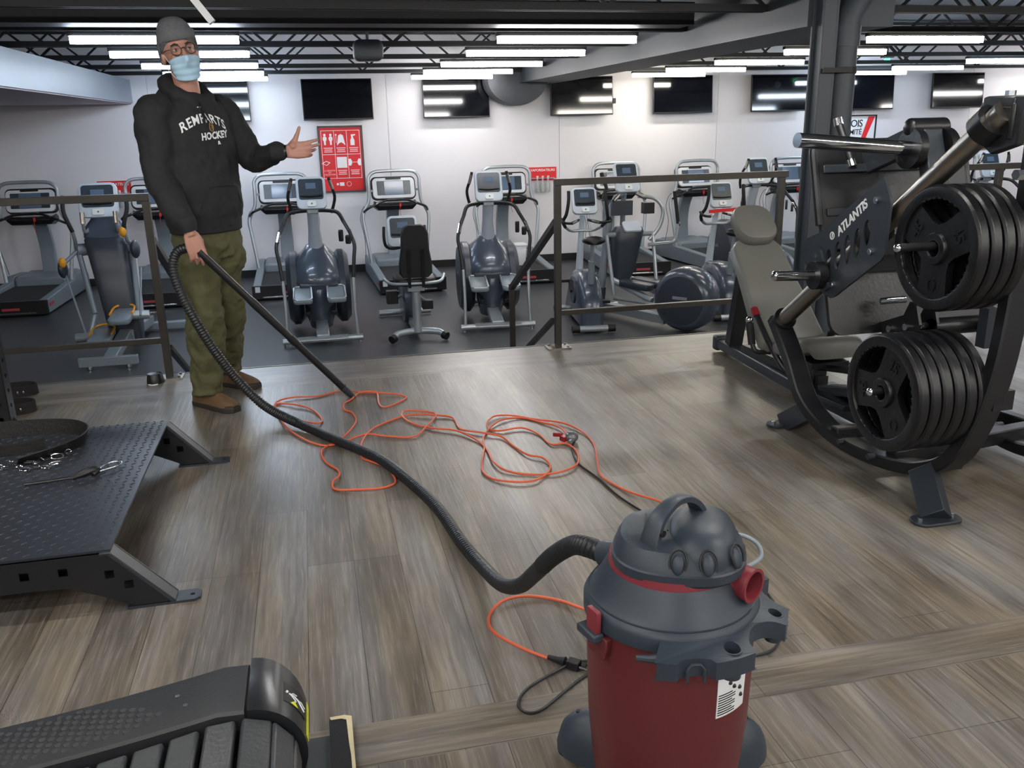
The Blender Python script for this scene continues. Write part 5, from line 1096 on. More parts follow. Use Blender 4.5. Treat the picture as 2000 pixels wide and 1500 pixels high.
# slats
for i in range(17):
    if i < 3:
        a = R(72-33*i); x = xe-0.012+0.09*math.cos(a); z = ze-0.105+0.088*math.sin(a); rot = rotm('Y', 90-math.degrees(a))
    else:
        x = xe-0.045-0.0645*(i-2)+0.062; z = topz(x)-0.018; rot = rotm('Y', -math.degrees(math.atan((topz(x+0.02)-topz(x-0.02))/0.04)))
    m_ = MB(); m_.box((x, 1.20, z), (0.055, 0.535, 0.024), rot); m_.build('slat', slat_m, ct, bevel=0.006)
m_ = MB(); m_.box((-0.95, 0.90, 0.18), (1.6, 0.10, 0.24)); m_.box((-0.9, 1.2, 0.10), (1.5, 0.5, 0.10)); m_.build('base_frame', side_m, ct, bevel=0.01)
for y in (1.62, 0.9):
    m_ = MB(); m_.box((-0.35, y, 0.03), (0.10, 0.05, 0.06)); m_.build('foot', black_pl, ct)
t = thing('floor_mat', 'edge of black rubber mat with worn bare board under the curved treadmill', 'mat', (-0.1, 1.65, 0))
m_ = MB(); m_.box((-0.35, 1.33, 0.006), (0.64, 0.93, 0.012)); m_.build('rubber_sheet', rubber_floor, t)
m_ = MB(); m_.rbox((-0.031, 1.45, 0.013), (0.052, 0.78, 0.026), 0.01, None, 3); m_.build('edge_board', black_pl, t)
m_ = MB(); ran = random.Random(2); e = [(-0.008, 1.06)]+[(-0.014+ran.uniform(-0.003, 0.003), 1.06+0.04*k_) for k_ in range(18)]+[(-0.016, 1.825), (-0.028, 1.832), (-0.052, 1.832), (-0.055, 1.842), (-0.02, 1.843), (-0.003, 1.835), (-0.003, 1.06)]
m_.prism(e, 0.001, None, (0, 0, 0.0262)); m_.build('bare_wood_edge', mat('bare_pale_wood', 'c9bd9b', 0.7, 0, 0.3, 60, 0.15, 30), t)
# ------------------------------------------------------------------ shop vacuum
vred = mat('dusty_dark_red_plastic', '602529', 0.42, 0, 0.03, 150, 0.12, 5)
vred2 = mat('dull_red_plastic', '7e2d37', 0.45, 0, 0.03, 150, 0.1, 8)
vdk = mat('dusty_slate_plastic', '2f3843', 0.45, 0, 0.05, 200, 0.22, 7)
hose_m = mat('black_ribbed_hose', '1c1f22', 0.42, 0, 0.1, 100, 0.2, 20)
cordo = mat('orange_cord_jacket', 'd2603c', 0.45, 0, 0.05, 300, 0.06, 20)
cordb = mat('black_cord_jacket', '1b1d1f', 0.45)
cx, cy = 0.645, 1.45
vc = thing('shop_vacuum', 'dusty red drum shop vacuum with dark slate lid in the foreground', 'vacuum cleaner', (cx, cy, 0))
e1 = V3(0.91, -0.41, 0); e2 = V3(0.41, 0.91, 0)
def pol(r, a, z): return V3(cx+r*math.cos(R(a)), cy+r*math.sin(R(a)), z)
m_ = MB(); m_.lathe([(0.02, 0.035), (0.135, 0.035), (0.148, 0.05), (0.152, 0.08), (0.164, 0.22), (0.168, 0.36), (0.166, 0.44), (0.167, 0.455), (0.02, 0.455)], 56, (cx, cy, 0)); m_.build('drum', vred, vc, sharp=40)
m_ = MB(); m_.lathe([(0.02, 0.452), (0.170, 0.452), (0.175, 0.456), (0.175, 0.482), (0.171, 0.490), (0.166, 0.494), (0.155, 0.508), (0.143, 0.528), (0.133, 0.547), (0.127, 0.557), (0.02, 0.557)], 64, (cx, cy, 0)); lid = m_.build('lid', vdk, vc, sharp=30)
m_ = MB(); m_.ring([(0.163, 0.4955), (0.166, 0.4955), (0.166, 0.4975), (0.163, 0.498)], 64, (cx, cy, 0)); m_.build('rim_line', vdk, lid)
m_ = MB(); m_.lathe([(0.02, 0.553), (0.127, 0.553), (0.124, 0.572), (0.02, 0.572)], 48, (cx, cy, 0)); m_.build('red_band', vred2, vc)
def hring(z, a, b, du=0.0, dv=0, ex=0.8, n=40, az=0):
    o = []; du = du+0.012
    for k in range(n):
        t_ = 2*PI*k/n; c_, s_ = math.cos(t_), math.sin(t_)
        u = a*math.copysign(abs(c_)**ex, c_)+du; v = b*math.copysign(abs(s_)**ex, s_)+dv
        o.append(V3(cx, cy, 0)+e1*u+e2*v+V3(0, 0, z+az*u))
    return o
m_ = MB(); m_.loft([hring(0.562, 0.125, 0.118), hring(0.568, 0.131, 0.122), hring(0.585, 0.131, 0.122), hring(0.588, 0.128, 0.119), hring(0.605, 0.123, 0.113), hring(0.622, 0.110, 0.10, -0.004), hring(0.629, 0.098, 0.086, -0.006), hring(0.632, 0.07, 0.06, -0.006)]); m_.build('motor_head', vdk, vc, sharp=24)
hd = vc.children[-1]
m_ = MB(); rings = []
for z, a, b, du in ((0.585, 0.070, 0.108, 0.044), (0.61, 0.070, 0.106, 0.044), (0.628, 0.065, 0.097, 0.044), (0.643, 0.055, 0.084, 0.044), (0.653, 0.038, 0.064, 0.044), (0.657, 0.015, 0.03, 0.044)): rings.append(hring(z, a, b, du, -0.002, 0.8))
m_.loft(rings); m_.build('motor_dome', vdk, vc, sharp=60)
# raised oval vents on the dome side that faces the room
for (u, v, w) in ((0.012, -0.122, -8), (0.068, -0.117, 10), (0.122, -0.078, 48)):
    nrm = (e1*math.sin(R(w))-e2*math.cos(R(w))); nrm = nrm+V3(0, 0, 0.42); nrm /= np.linalg.norm(nrm)
    Fv = frame_z(nrm); c_ = V3(cx, cy, 0.610)+e1*u+e2*v*0.97
    arc = [c_+Fv @ V3(0.016*math.cos(a), 0.024*math.sin(a)+0.004, 0.0) for a in (R(-35+250*k/14) for k in range(15))]
    m_ = MB(); m_.tube(arc, 0.0022, 6); m_.build('vent_groove', black_pl, hd)
    m_ = MB(); m_.ell(c_-nrm*0.003, (0.0125, 0.020, 0.006), 18, 8, Fv); m_.build('vent_oval', vdk, hd)
m_ = MB()
for k in range(7): m_.box(V3(cx, cy, 0.6325)+e1*(-0.055+0.009*k)+e2*0.01, (0.003, 0.07, 0.003), rotm('Z', -24))
m_.build('top_louvre', black_pl, hd)
# handle
hdv = V3(0.88, 0.47, 0); hdv /= np.linalg.norm(hdv); hc = V3(0.641, 1.432, 0)
path = catmull([hc-hdv*0.076+V3(0, 0, 0.614), hc-hdv*0.070+V3(0, 0, 0.64), hc-hdv*0.052+V3(0, 0, 0.672), hc-hdv*0.015+V3(0, 0, 0.692), hc+hdv*0.025+V3(0, 0, 0.692), hc+hdv*0.06+V3(0, 0, 0.670), hc+hdv*0.078+V3(0, 0, 0.636), hc+hdv*0.082+V3(0, 0, 0.608)], 6)
side = np.cross(hdv, V3(0, 0, 1)); rings = []
for i, p in enumerate(path):
    T = path[min(i+1, len(path)-1)]-path[max(i-1, 0)]; T /= np.linalg.norm(T); n_ = np.cross(side, T)
    w = 0.013+0.010*abs(i/(len(path)-1)-0.5)*2
    rings.append([p+side*a+n_*b for a, b in ((-w, -0.005), (-w*0.8, -0.007), (w*0.8, -0.007), (w, -0.005), (w, 0.005), (w*0.8, 0.007), (-w*0.8, 0.007), (-w, 0.005))])
m_ = MB(); m_.loft(rings); hn = m_.build('carry_handle', vdk, vc, sharp=40)
m_ = MB(); c_ = hc-hdv*0.062+V3(0, 0, 0.652)+side*0.020; m_.cyl(c_-side*0.004, c_+side*0.003, 0.007, 16); m_.build('handle_hole', black_pl, hn)
# exhaust port
d_ = V3(0.50, -0.86, 0.0); d_ /= np.linalg.norm(d_); p0 = V3(0.722, 1.405, 0.545)
m_ = MB()
m_.ring([(0.026, -0.02), (0.043, -0.02), (0.043, 0.006), (0.040, 0.010), (0.026, 0.010)], 36, p0+d_*0.02, d_)
m_.ring([(0.026, 0.0), (0.033, 0.0), (0.033, 0.020), (0.0345, 0.020), (0.0345, 0.028), (0.033, 0.030), (0.033, 0.052), (0.0345, 0.053), (0.0345, 0.058), (0.0285, 0.058), (0.0285, 0.0)], 40, p0+d_*0.025, d_)
m_.box(p0+d_*0.03+V3(-0.03, -0.016, -0.018), (0.05, 0.03, 0.05), rotm('Z', -24)); pt = m_.build('exhaust_port', vred2, vc, sharp=30)
m_ = MB(); m_.cyl(p0+d_*0.028, p0+d_*0.032, 0.027, 24); m_.build('port_bore', black_pl, pt)
# grey cord hook at the right
m_ = MB(); m_.tube(catmull([V3(0.735, 1.425, 0.60), V3(0.775, 1.43, 0.605), V3(0.808, 1.415, 0.59), V3(0.803, 1.385, 0.575), V3(0.765, 1.366, 0.57), V3(0.745, 1.37, 0.57)], 7), 0.0045, 10); m_.build('cord_stub', grey_pl, vc)
# latches
for a in (-165, 15):
    Fz = frame_z((math.cos(R(a)), math.sin(R(a)), 0))
    m_ = MB(); m_.rbox(pol(0.184, a, 0.478), (0.036, 0.048, 0.010), 0.004, Fz, 2); m_.build('latch_tab', vred2, vc, bevel=0.001)
    m_ = MB(); m_.box(pol(0.186, a-3, 0.447), (0.062, 0.018, 0.026), Fz); m_.box(pol(0.180, a-21, 0.462), (0.03, 0.035, 0.012), frame_z((math.cos(R(a-21)), math.sin(R(a-21)), 0))) if 0 else None
    m_.build('latch_bar', vdk, vc, bevel=0.004)
    m_ = MB(); m_.loft([[pol(r_, a+w*s_, z) for r_, s_ in ((0.160, -1), (0.182, -1), (0.182, 1), (0.160, 1))] for z, w in ((0.448, 11), (0.43, 11), (0.405, 9), (0.40, 8))]); m_.build('latch_bracket', vred, vc, bevel=0.003)
# tool caddy: a curved shelf with holes and scallops
def ppt(r, a): return (r*math.cos(R(a)), r*math.sin(R(a)))
outer = []
def edge(a):
    r = 0.228
    for ac, dep, wd in ((-56, 0.044, 15), (-11, 0.044, 14), (-101, 0.014, 9)):
        if abs(a-ac) < wd: r -= dep*math.sqrt(max(0, 1-((a-ac)/wd)**2))
    return r
ang = [-119+1.5*k for k in range(int(139/1.5)+1)]
for a in ang: outer.append(ppt(edge(a), a))
for a in reversed(ang): outer.append(ppt(0.172, a))
holes = [[(0.203*math.cos(R(ac))+rr_*math.cos(t_)*1.0, 0.203*math.sin(R(ac))+rr_*math.sin(t_)) for t_ in (2*PI*k/20 for k in range(20))] for ac, rr_ in ((-80, 0.0155), (-34, 0.013), (11, 0.012))]
Ft = rotm('X', 0)
vs, fs = holed(outer, holes, 0.036, None, (cx, cy, 0.466)); m_ = MB(); m_.add([v+V3(0, 0, -0.25*max(0, math.hypot(v[0]-cx, v[1]-cy)-0.18)) for v in vs], fs)
cad = m_.build('tool_caddy', vdk, vc, bevel=0.003, sharp=40)
for ac, rr_ in ((-80, 0.0155), (-34, 0.013), (11, 0.012)):
    m_ = MB(); c_ = (cx+0.203*math.cos(R(ac)), cy+0.203*math.sin(R(ac)), 0)
    m_.ring([(rr_, 0.42), (rr_+0.003, 0.42), (rr_+0.003, 0.476), (rr_, 0.476)], 24, c_); m_.build('tool_socket', vdk, cad)
m_ = MB(); m_.tube([pol(0.200, -117, 0.462), pol(0.203, -123, 0.460), pol(0.205, -130, 0.458)], [0.013, 0.008, 0.006], 10); m_.build('caddy_horn', vdk, cad)
m_ = MB(); m_.tube([pol(0.222, -101+s_, z) for s_, z in ((-4, 0.432), (-4, 0.458), (-2, 0.468), (2, 0.468), (4, 0.458), (4, 0.432))], 0.003, 6); m_.build('caddy_clip', vdk, cad)
# paper label on the drum
m_ = MB()
def lab(a, z, dr=0.0008):
    r = 0.164+0.004*(z-0.22)/0.14+dr; return pol(r, a, z)
rings = [[lab(a, 0.30), lab(a, 0.415)] for a in range(-80, -55, 3)]
m_.loft([[lab(a, 0.30), lab(a, 0.415), lab(a, 0.415, -0.001), lab(a, 0.30, -0.001)] for a in range(-80, -52, 3)]); lb = m_.build('paper_label', sticker, vc)
m_ = MB()
for k in range(9):
    z = 0.305+0.0055*k
    m_.loft([[lab(a, z, 0.0014), lab(a, z+0.0022, 0.0014), lab(a, z+0.0022, 0.0009), lab(a, z, 0.0009)] for a in range(-79, -61-(k % 3)*2, 3)])
for a, z in ((-70, 0.372), (-63, 0.385), (-60, 0.35), (-58, 0.33), (-66, 0.36), (-75, 0.39), (-58, 0.40)): m_.ell(lab(a, z, 0.001), (0.0045, 0.0045, 0.0045), 8, 6)
m_.build('printed_lines', black_pl, lb)
# caster lobes
for a in (137, 8, -80, -148):
    m_ = MB(); rings = []
    for q_ in range(9):
        t_ = q_/8; r = 0.13+0.125*t_; hw = 0.062*math.sqrt(max(0.02, 1-max(0, t_-0.35)**2/0.43)); zt = 0.045+0.095*math.sqrt(max(0.0, 1-t_**2.6))
        c_ = pol(r, a, 0); tn = V3(-math.sin(R(a)), math.cos(R(a)), 0)
        rings.append([c_+tn*hw*math.cos(R(b_))+V3(0, 0, 0.038+(zt-0.038)*max(0, math.sin(R(b_)))) for b_ in range(0, 181, 15)])
    m_.loft(rings); lobe = m_.build('caster_lobe', vdk, vc, sharp=50)
    m_ = MB(); m_.cyl(pol(0.205, a, 0.10), pol(0.205, a, 0.128), 0.005, 10); m_.build('lobe_hole', black_pl, lobe) if a > 0 else None
    tn = V3(-math.sin(R(a+30)), math.cos(R(a+30)), 0)
    m_ = MB(); m_.cyl(pol(0.232, a, 0.023)-tn*0.012, pol(0.232, a, 0.023)+tn*0.012, 0.023, 20); m_.cyl(pol(0.225, a, 0.02), pol(0.222, a, 0.05), 0.006, 8); m_.build('caster_wheel', black_pl, vc)
m_ = MB(); m_.tube([pol(0.12, 128, 0.53), pol(0.165, 125, 0.515)], 0.029, 20); m_.build('hose_inlet', vdk, vc)
def cord(pts, r, n=7): return catmull([V3(*p) for p in pts], n)
# the vacuum's own power cord, lying on the floor behind and in front of it
bk_pts = [(1.070, 3.507, 0.02), (1.044, 3.45, 0.006), (1.021, 3.287, 0.006), (1.052, 3.106, 0.006), (1.072, 2.918, 0.006), (1.122, 2.726, 0.006), (1.20, 2.50, 0.006), (1.26, 2.28, 0.006), (1.25, 2.05, 0.006), (1.15, 1.87, 0.006), (1.042, 1.843, 0.006), (0.95, 1.86, 0.006), (0.87, 1.872, 0.006), (0.769, 1.874, 0.006), (0.66, 1.92, 0.008), (0.60, 1.932, 0.008), (0.539, 1.911, 0.008), (0.442, 1.858, 0.006), (0.405, 1.804, 0.006), (0.419, 1.766, 0.006), (0.459, 1.770, 0.006), (0.543, 1.832, 0.006), (0.607, 1.875, 0.006), (0.68, 1.88, 0.03), (0.72, 1.78, 0.12), (0.73, 1.64, 0.30), (0.74, 1.60, 0.42), (0.735, 1.56, 0.54), (0.72, 1.52, 0.585)]
m_ = MB(); m_.tube(cord(bk_pts, 0.005), 0.0042, 8); m_.build('power_cord', cordb, vc)
bk2 = [(1.03, 3.47, 0.006), (1.005, 3.28, 0.005), (1.04, 3.10, 0.005), (1.062, 2.93, 0.005), (1.10, 2.78, 0.005), (1.17, 2.62, 0.005), (1.22, 2.45, 0.005)]

# ------------------------------------------------------------------ orange extension cord
ze = 0.0055
or2 = [(0.185, 4.580), (0.12, 4.625), (0.046, 4.631), (-0.042, 4.581), (-0.181, 4.585), (-0.258, 4.498), (-0.217, 4.264), (-0.177, 4.22), (-0.059, 4.122), (-0.027, 4.176), (-0.066, 4.337), (-0.148, 4.441), (-0.243, 4.504), (-0.262, 4.446), (-0.205, 4.134), (-0.127, 3.934), (-0.027, 3.808), (0.065, 3.823), (0.172, 3.891), (0.264, 3.85), (0.384, 3.809), (0.455, 3.912), (0.528, 4.079), (0.497, 4.154), (0.398, 4.19), (0.362, 4.127), (0.397, 4.005), (0.482, 3.898), (0.588, 3.82), (0.659, 3.68), (0.679, 3.54), (0.675, 3.391), (0.706, 3.288), (0.788, 3.23), (0.885, 3.203), (0.974, 3.235), (1.03, 3.314), (1.053, 3.433), (1.031, 3.518), (0.969, 3.536), (0.95, 3.68), (0.894, 3.775), (0.794, 3.769), (0.744, 3.813), (0.752, 3.902), (0.809, 3.98), (0.9, 3.97), (1.001, 3.876), (1.099, 3.785), (1.154, 3.636), (1.154, 3.483), (1.105, 3.293), (1.068, 3.14), (1.088, 3.047), (1.132, 2.932), (1.206, 2.813), (1.247, 2.691), (1.26, 2.48), (1.20, 2.25), (1.05, 2.08), (0.90, 2.02), (0.78, 2.09), (0.688, 2.184), (0.636, 2.252), (0.566, 2.292), (0.485, 2.289), (0.427, 2.239), (0.406, 2.174), (0.421, 2.102), (0.47, 2.03), (0.533, 1.967), (0.545, 1.952)]
or1 = [(0.175, 4.573), (0.268, 4.565), (0.268, 4.36), (0.287, 4.274), (0.337, 4.304), (0.418, 4.418), (0.376, 4.483), (0.282, 4.534), (0.186, 4.578), (0.125, 4.457), (0.091, 4.395), (0.087, 4.302), (0.125, 4.246), (0.135, 4.097), (0.09, 3.943), (0.039, 3.858), (-0.019, 3.779), (-0.04, 3.693), (-0.019, 3.587), (0.025, 3.491), (0.026, 3.411), (-0.0, 3.363), (0.006, 3.291), (0.08, 3.256), (0.176, 3.239), (0.237, 3.275), (0.249, 3.337), (0.227, 3.446), (0.166, 3.547), (0.132, 3.619), (0.141, 3.773), (0.195, 3.942), (0.283, 4.054), (0.39, 4.119), (0.508, 4.084), (0.602, 4.025), (0.613, 3.851), (0.703, 3.757), (0.776, 3.688), (0.804, 3.557), (0.838, 3.43), (0.889, 3.379), (0.896, 3.28), (0.837, 3.183), (0.758, 3.144), (0.652, 3.202), (0.613, 3.302), (0.633, 3.427), (0.67, 3.568), (0.691, 3.698), (0.744, 3.813), (0.825, 3.912), (0.932, 3.928), (1.009, 3.827), (1.064, 3.735), (1.07, 3.617), (1.051, 3.539)]
def lay(pts, ph):
    P_ = catmull([V3(x, y, 0) for x, y in pts], 6)
    for i, p in enumerate(P_): p[2] = ze+0.003+0.003*math.sin(i*0.31+ph)
    return P_
t = thing('extension_cord', 'long orange extension cord tangled in loops across the wooden floor', 'cord', (0.5, 3.4, 0))
m_ = MB(); m_.tube(lay(or2, 0), 0.0046, 8); m_.tube(lay(or1, 1.5), 0.0046, 8); m_.build('cord', cordo, t)
m_ = MB(); m_.tube([V3(0.528, 1.972, 0.010), V3(0.548, 1.950, 0.012), V3(0.565, 1.932, 0.015)], [0.007, 0.010, 0.014], 12); m_.box((0.583, 1.915, 0.016), (0.034, 0.026, 0.024), rotm('Z', -42)); m_.tube([V3(0.60, 1.905, 0.015), V3(0.612, 1.898, 0.014)], 0.011, 10); pg = m_.build('plug', black_pl, t, bevel=0.002)
m_ = MB()
for s_ in (-1, 1): m_.box((0.607+0.006*s_, 1.897+0.006*s_, 0.016), (0.022, 0.0015, 0.006), rotm('Z', -42))
m_.cyl((0.598, 1.902, 0.008), (0.612, 1.888, 0.008), 0.0022, 8); m_.build('prongs', zinc, pg)
m_ = MB(); m_.use(MATS['dark_red_cap']).box((1.038, 3.560, 0.02), (0.03, 0.035, 0.024), rotm('Z', 20)); m_.box((1.015, 3.585, 0.03), (0.045, 0.006, 0.018), rotm('Z', -30)); m_.use(mat('grey_clear_connector', '6c6f72', 0.2, 0.3)).ell((1.072, 3.555, 0.026), (0.030, 0.035, 0.025), 18, 12); m_.tube([(1.045, 3.50, 0.018), (1.07, 3.52, 0.02)], 0.012, 10); m_.build('socket', None, t, bevel=0.002)

# ------------------------------------------------------------------ vacuum hose and wand
t = thing('vacuum_hose', 'long black vacuum hose with wand running from the vacuum to the man\'s hand', 'hose', (0.0, 3.0, 0))
hp = [(0.548, 1.583, 0.517), (0.530, 1.625, 0.512), (0.515, 1.70, 0.482), (0.495, 1.80, 0.405), (0.484, 1.93, 0.292), (0.473, 2.07, 0.180), (0.458, 2.25, 0.090), (0.440, 2.495, 0.032), (0.410, 2.673, 0.026), (0.372, 2.959, 0.026), (0.298, 3.248, 0.026), (0.198, 3.53, 0.026), (0.055, 3.771, 0.026), (-0.125, 4.06, 0.030), (-0.290, 4.25, 0.075), (-0.405, 4.29, 0.20), (-0.490, 4.28, 0.345), (-0.560, 4.27, 0.50), (-0.618, 4.29, 0.645), (-0.645, 4.31, 0.76), (-0.625, 4.32, 0.838), (-0.570, 4.31, 0.862), (-0.508, 4.285, 0.835)]
base = catmull([V3(*p) for p in hp], 12)
L_ = [0]
for a, b in zip(base, base[1:]): L_.append(L_[-1]+np.linalg.norm(b-a))
L_ = np.array(L_); tot = L_[-1]; A = np.array(base)
nS = int(tot/0.0035); ss = np.linspace(0, tot, nS)
pp_ = np.stack([np.interp(ss, L_, A[:, k]) for k in range(3)], 1)
rad = 0.0215+0.0016*np.sign(np.sin(ss*2*PI/0.014))*np.where((ss < 0.35) | (ss > tot-1.25), 1.0, 0.35)
m_ = MB(); m_.tube(list(pp_), list(rad), 14); m_.build('ribbed_hose', hose_m, t, sharp=80)
w0, w1 = V3(-0.508, 4.285, 0.835), V3(0.105, 4.52, 0.050)
wd = (w1-w0)/np.linalg.norm(w1-w0)
m_ = MB(); m_.tube([w0-wd*0.02, w0+wd*0.30, w0+wd*0.34, w0+wd*0.62], [0.0185, 0.0175, 0.021, 0.0175], 18); m_.build('wand_upper', black_metal, t)
m_ = MB(); m_.tube([w0+wd*0.60, w1], [0.0185, 0.0185], 18); m_.tube([w0+wd*0.60, w0+wd*0.64], 0.021, 18); m_.build('wand_lower', black_pl, t)
m_ = MB(); rings = []
for q_, w, h in ((-0.02, 0.021, 0.021), (0.03, 0.022, 0.018), (0.09, 0.026, 0.010)):
    c_ = w1+wd*q_; sd = np.cross(wd, V3(0, 0, 1)); sd /= np.linalg.norm(sd); nn = np.cross(sd, wd)
    rings.append([c_+sd*w*math.cos(a)+nn*h*math.sin(a) for a in (2*PI*k/16 for k in range(16))])
m_.loft(rings); m_.build('crevice_nozzle', dark_metal, t)
# ------------------------------------------------------------------ the man
fw = V3(0.722, -0.692, 0); lf = V3(0.692, 0.722, 0); UP = V3(0, 0, 1)
skin = mat('skin', 'ab7d6e', 0.5, 0, 0.06, 120, 0.07, 30)
hood_m = mat('black_fleece', '1c1d20', 0.85, 0, 0.15, 400, 0.15, 6)
pant_m = mat('olive_cotton', '4f4f33', 0.85, 0, 0.2, 250, 0.14, 7)
knit_m = mat('grey_knit', '63666a', 0.9, 0, 0.7, 220, 0.25, 60)
mask_m = mat('pale_blue_mask', '9fc0d6', 0.7, 0, 0.1, 60)
boot_m = mat('brown_suede', '60482f', 0.75, 0, 0.2, 150, 0.2, 12)
sole_m = mat('dark_sole', '2b2620', 0.7)
glass_m = mat('dark_spectacle_frame', '241c1c', 0.3)
man = thing('person', 'man in grey beanie, blue mask, black hoodie and olive trousers holding a vacuum hose', 'person', (-0.52, 4.66, 0))
def remesh(o, vox, smooth=4, fac=0.5):
    r_ = o.modifiers.new('remesh', 'REMESH'); r_.mode = 'VOXEL'; r_.voxel_size = vox; r_.use_smooth_shade = True
    s_ = o.modifiers.new('smooth', 'SMOOTH'); s_.factor = fac; s_.iterations = smooth
    return o
def folds(o, size, strength, typ='CLOUDS'):
    tx = bpy.data.textures.new('folds', typ); tx.noise_scale = size
    d = o.modifiers.new('folds', 'DISPLACE'); d.texture = tx; d.strength = strength; d.mid_level = 0.5; d.texture_coords = 'LOCAL'
    s_ = o.modifiers.new('ease', 'SMOOTH'); s_.factor = 0.5; s_.iterations = 2
def ering(c, a, b, n=28, ex=1.0):
    c = np.array(c, float)
    return [c+lf*a*math.copysign(abs(math.cos(t_))**ex, math.cos(t_))+fw*b*math.copysign(abs(math.sin(t_))**ex, math.sin(t_)) for t_ in (2*PI*k/n for k in range(n))]
# joints
Rsh, Rel, Rwr = V3(-0.655, 4.475, 1.455), V3(-0.665, 4.42, 1.175), V3(-0.548, 4.275, 0.945)
Lsh, Lel, Lwr = V3(-0.385, 4.745, 1.465), V3(-0.262, 4.76, 1.245), V3(-0.100, 4.60, 1.279)
Rhip, Rkn, Ran = V3(-0.560, 4.565, 0.88), V3(-0.560, 4.53, 0.49), V3(-0.590, 4.575, 0.09)
Lhip, Lkn, Lan = V3(-0.455, 4.675, 0.88), V3(-0.468, 4.76, 0.49), V3(-0.520, 4.955, 0.09)
neck = V3(-0.515, 4.62, 1.53)
HC = V3(-0.530, 4.575, 1.735)     # head centre
hf = V3(0.30, -0.95, 0.05); hf /= np.linalg.norm(hf)
hu = V3(-0.17, 0.0, 1.0); hu -= hf*np.dot(hu, hf); hu /= np.linalg.norm(hu)
hl = np.cross(hu, hf)             # his left
FH = np.stack([hl, hf, hu], 1)    # local x left, y forward, z up
def hp_(x, y, z): return HC+FH @ V3(x, y, z)
# ---- continuous body
m_ = MB()
m_.loft([ering((-0.515, 4.62, z), a, b) for z, a, b in ((0.82, 0.14, 0.10), (0.95, 0.15, 0.105), (1.10, 0.14, 0.10), (1.30, 0.165, 0.115), (1.42, 0.16, 0.11), (1.50, 0.10, 0.08), (1.53, 0.06, 0.06))])
m_.tube([neck-UP*0.06, neck, HC-FH @ V3(0, 0.012, 0.05)], [0.062, 0.056, 0.058], 16)
for p in ((Rsh, Rel, Rwr), (Lsh, Lel, Lwr)): m_.tube(catmull(p, 5), list(np.interp(np.linspace(0, 1, 11), [0, 0.5, 1], [0.052, 0.042, 0.029])), 14); m_.ell(p[0], (0.06, 0.06, 0.06), 14, 10)
for p in ((Rhip, Rkn, Ran), (Lhip, Lkn, Lan)): m_.tube(catmull(p, 5), list(np.interp(np.linspace(0, 1, 11), [0, 0.5, 1], [0.085, 0.058, 0.04])), 14)
for a_ in (Ran, Lan): m_.tube([a_-fw*0.03+V3(0, 0, -0.035), a_+fw*0.12+V3(0, 0, -0.060)], [0.024, 0.018], 12)
# head: skull, face, jaw, nose, ears
m_.ell(hp_(0, -0.012, 0.028), (0.074, 0.094, 0.092), 28, 18, FH)
m_.ell(hp_(0, 0.018, -0.035), (0.060, 0.070, 0.078), 24, 16, FH)
m_.ell(hp_(0, 0.040, -0.088), (0.036, 0.040, 0.028), 18, 10, FH)
m_.ell(hp_(0, 0.076, 0.020), (0.052, 0.016, 0.012), 18, 10, FH)
m_.tube([hp_(0, 0.084, 0.010), hp_(0, 0.104, -0.026)], [0.009, 0.013], 10)
for s_ in (-1, 1):
    m_.ell(hp_(s_*0.076, -0.01, -0.012), (0.010, 0.018, 0.032), 14, 10, FH)
    m_.ell(hp_(s_*0.036, 0.068, -0.022), (0.020, 0.018, 0.016), 14, 10, FH)
# hands
def hand(W, d, n, tside, spread, curls, thumb):
    """W wrist, d towards the fingers, n out of the back of the hand, tside towards the thumb"""
    d = d/np.linalg.norm(d); n = n-d*np.dot(n, d); n /= np.linalg.norm(n); s = np.cross(d, n); s = s if np.dot(s, tside) > 0 else -s
    m_.tube([W-d*0.05, W+d*0.012], [0.028, 0.026], 12)
    for k in range(4):
        o = (1.5-k)*0.0195
        m_.tube([W+d*0.005+s*o*0.65, W+d*0.05+s*o*0.95, W+d*0.088+s*o*1.05-n*0.002*abs(k-1.5)], [0.0145, 0.014, 0.0115], 10)
    L_f = (0.072, 0.080, 0.074, 0.058)
    tips = []
    for k in range(4):
        o = (1.5-k)*0.0205; base = W+d*0.088+s*o; a = R(spread*(1.5-k)); c1, c2, c3 = curls[k]
        dd = d*math.cos(a)+s*math.sin(a); P_ = [base]; ang_ = 0
        for fr, c_ in ((0.46, c1), (0.30, c2), (0.24, c3)):
            ang_ += R(c_); P_.append(P_[-1]+(dd*math.cos(ang_)-n*math.sin(ang_))*L_f[k]*fr)
        m_.tube([P_[0], (P_[0]+P_[1])/2, P_[1], (P_[1]+P_[2])/2, P_[2], P_[3]], [0.0105, 0.0095, 0.0095, 0.0085, 0.0085, 0.0072], 10); m_.ell(P_[3], (0.0072, 0.0072, 0.0072), 10, 8)
        tips.append((P_[3], P_[3]-P_[2]))
    T0 = W+d*0.02+s*0.022; P_ = [T0]+[T0+d*a+s*b-n*c for a, b, c in thumb]
    m_.tube(P_, [0.016, 0.0145, 0.0105, 0.0085][:len(P_)], 10); m_.ell(P_[-1], (0.0085, 0.0085, 0.0085), 10, 8)
    m_.ell(W+d*0.035+s*0.022-n*0.008, (0.02, 0.02, 0.02), 12, 8)
    return tips
# left hand: open, palm towards the viewer and slightly up, thumb up
dL = V3(0.985, -0.05, 0.06); nL = V3(-0.10, 0.93, -0.25)
tipsL = hand(Lwr+V3(0.012, -0.004, 0.0), dL, nL, UP, 5, ((6, 8, 5), (10, 12, 8), (22, 25, 12), (30, 30, 15)), ((0.030, 0.028, 0.006), (0.046, 0.058, 0.010), (0.058, 0.086, 0.010)))
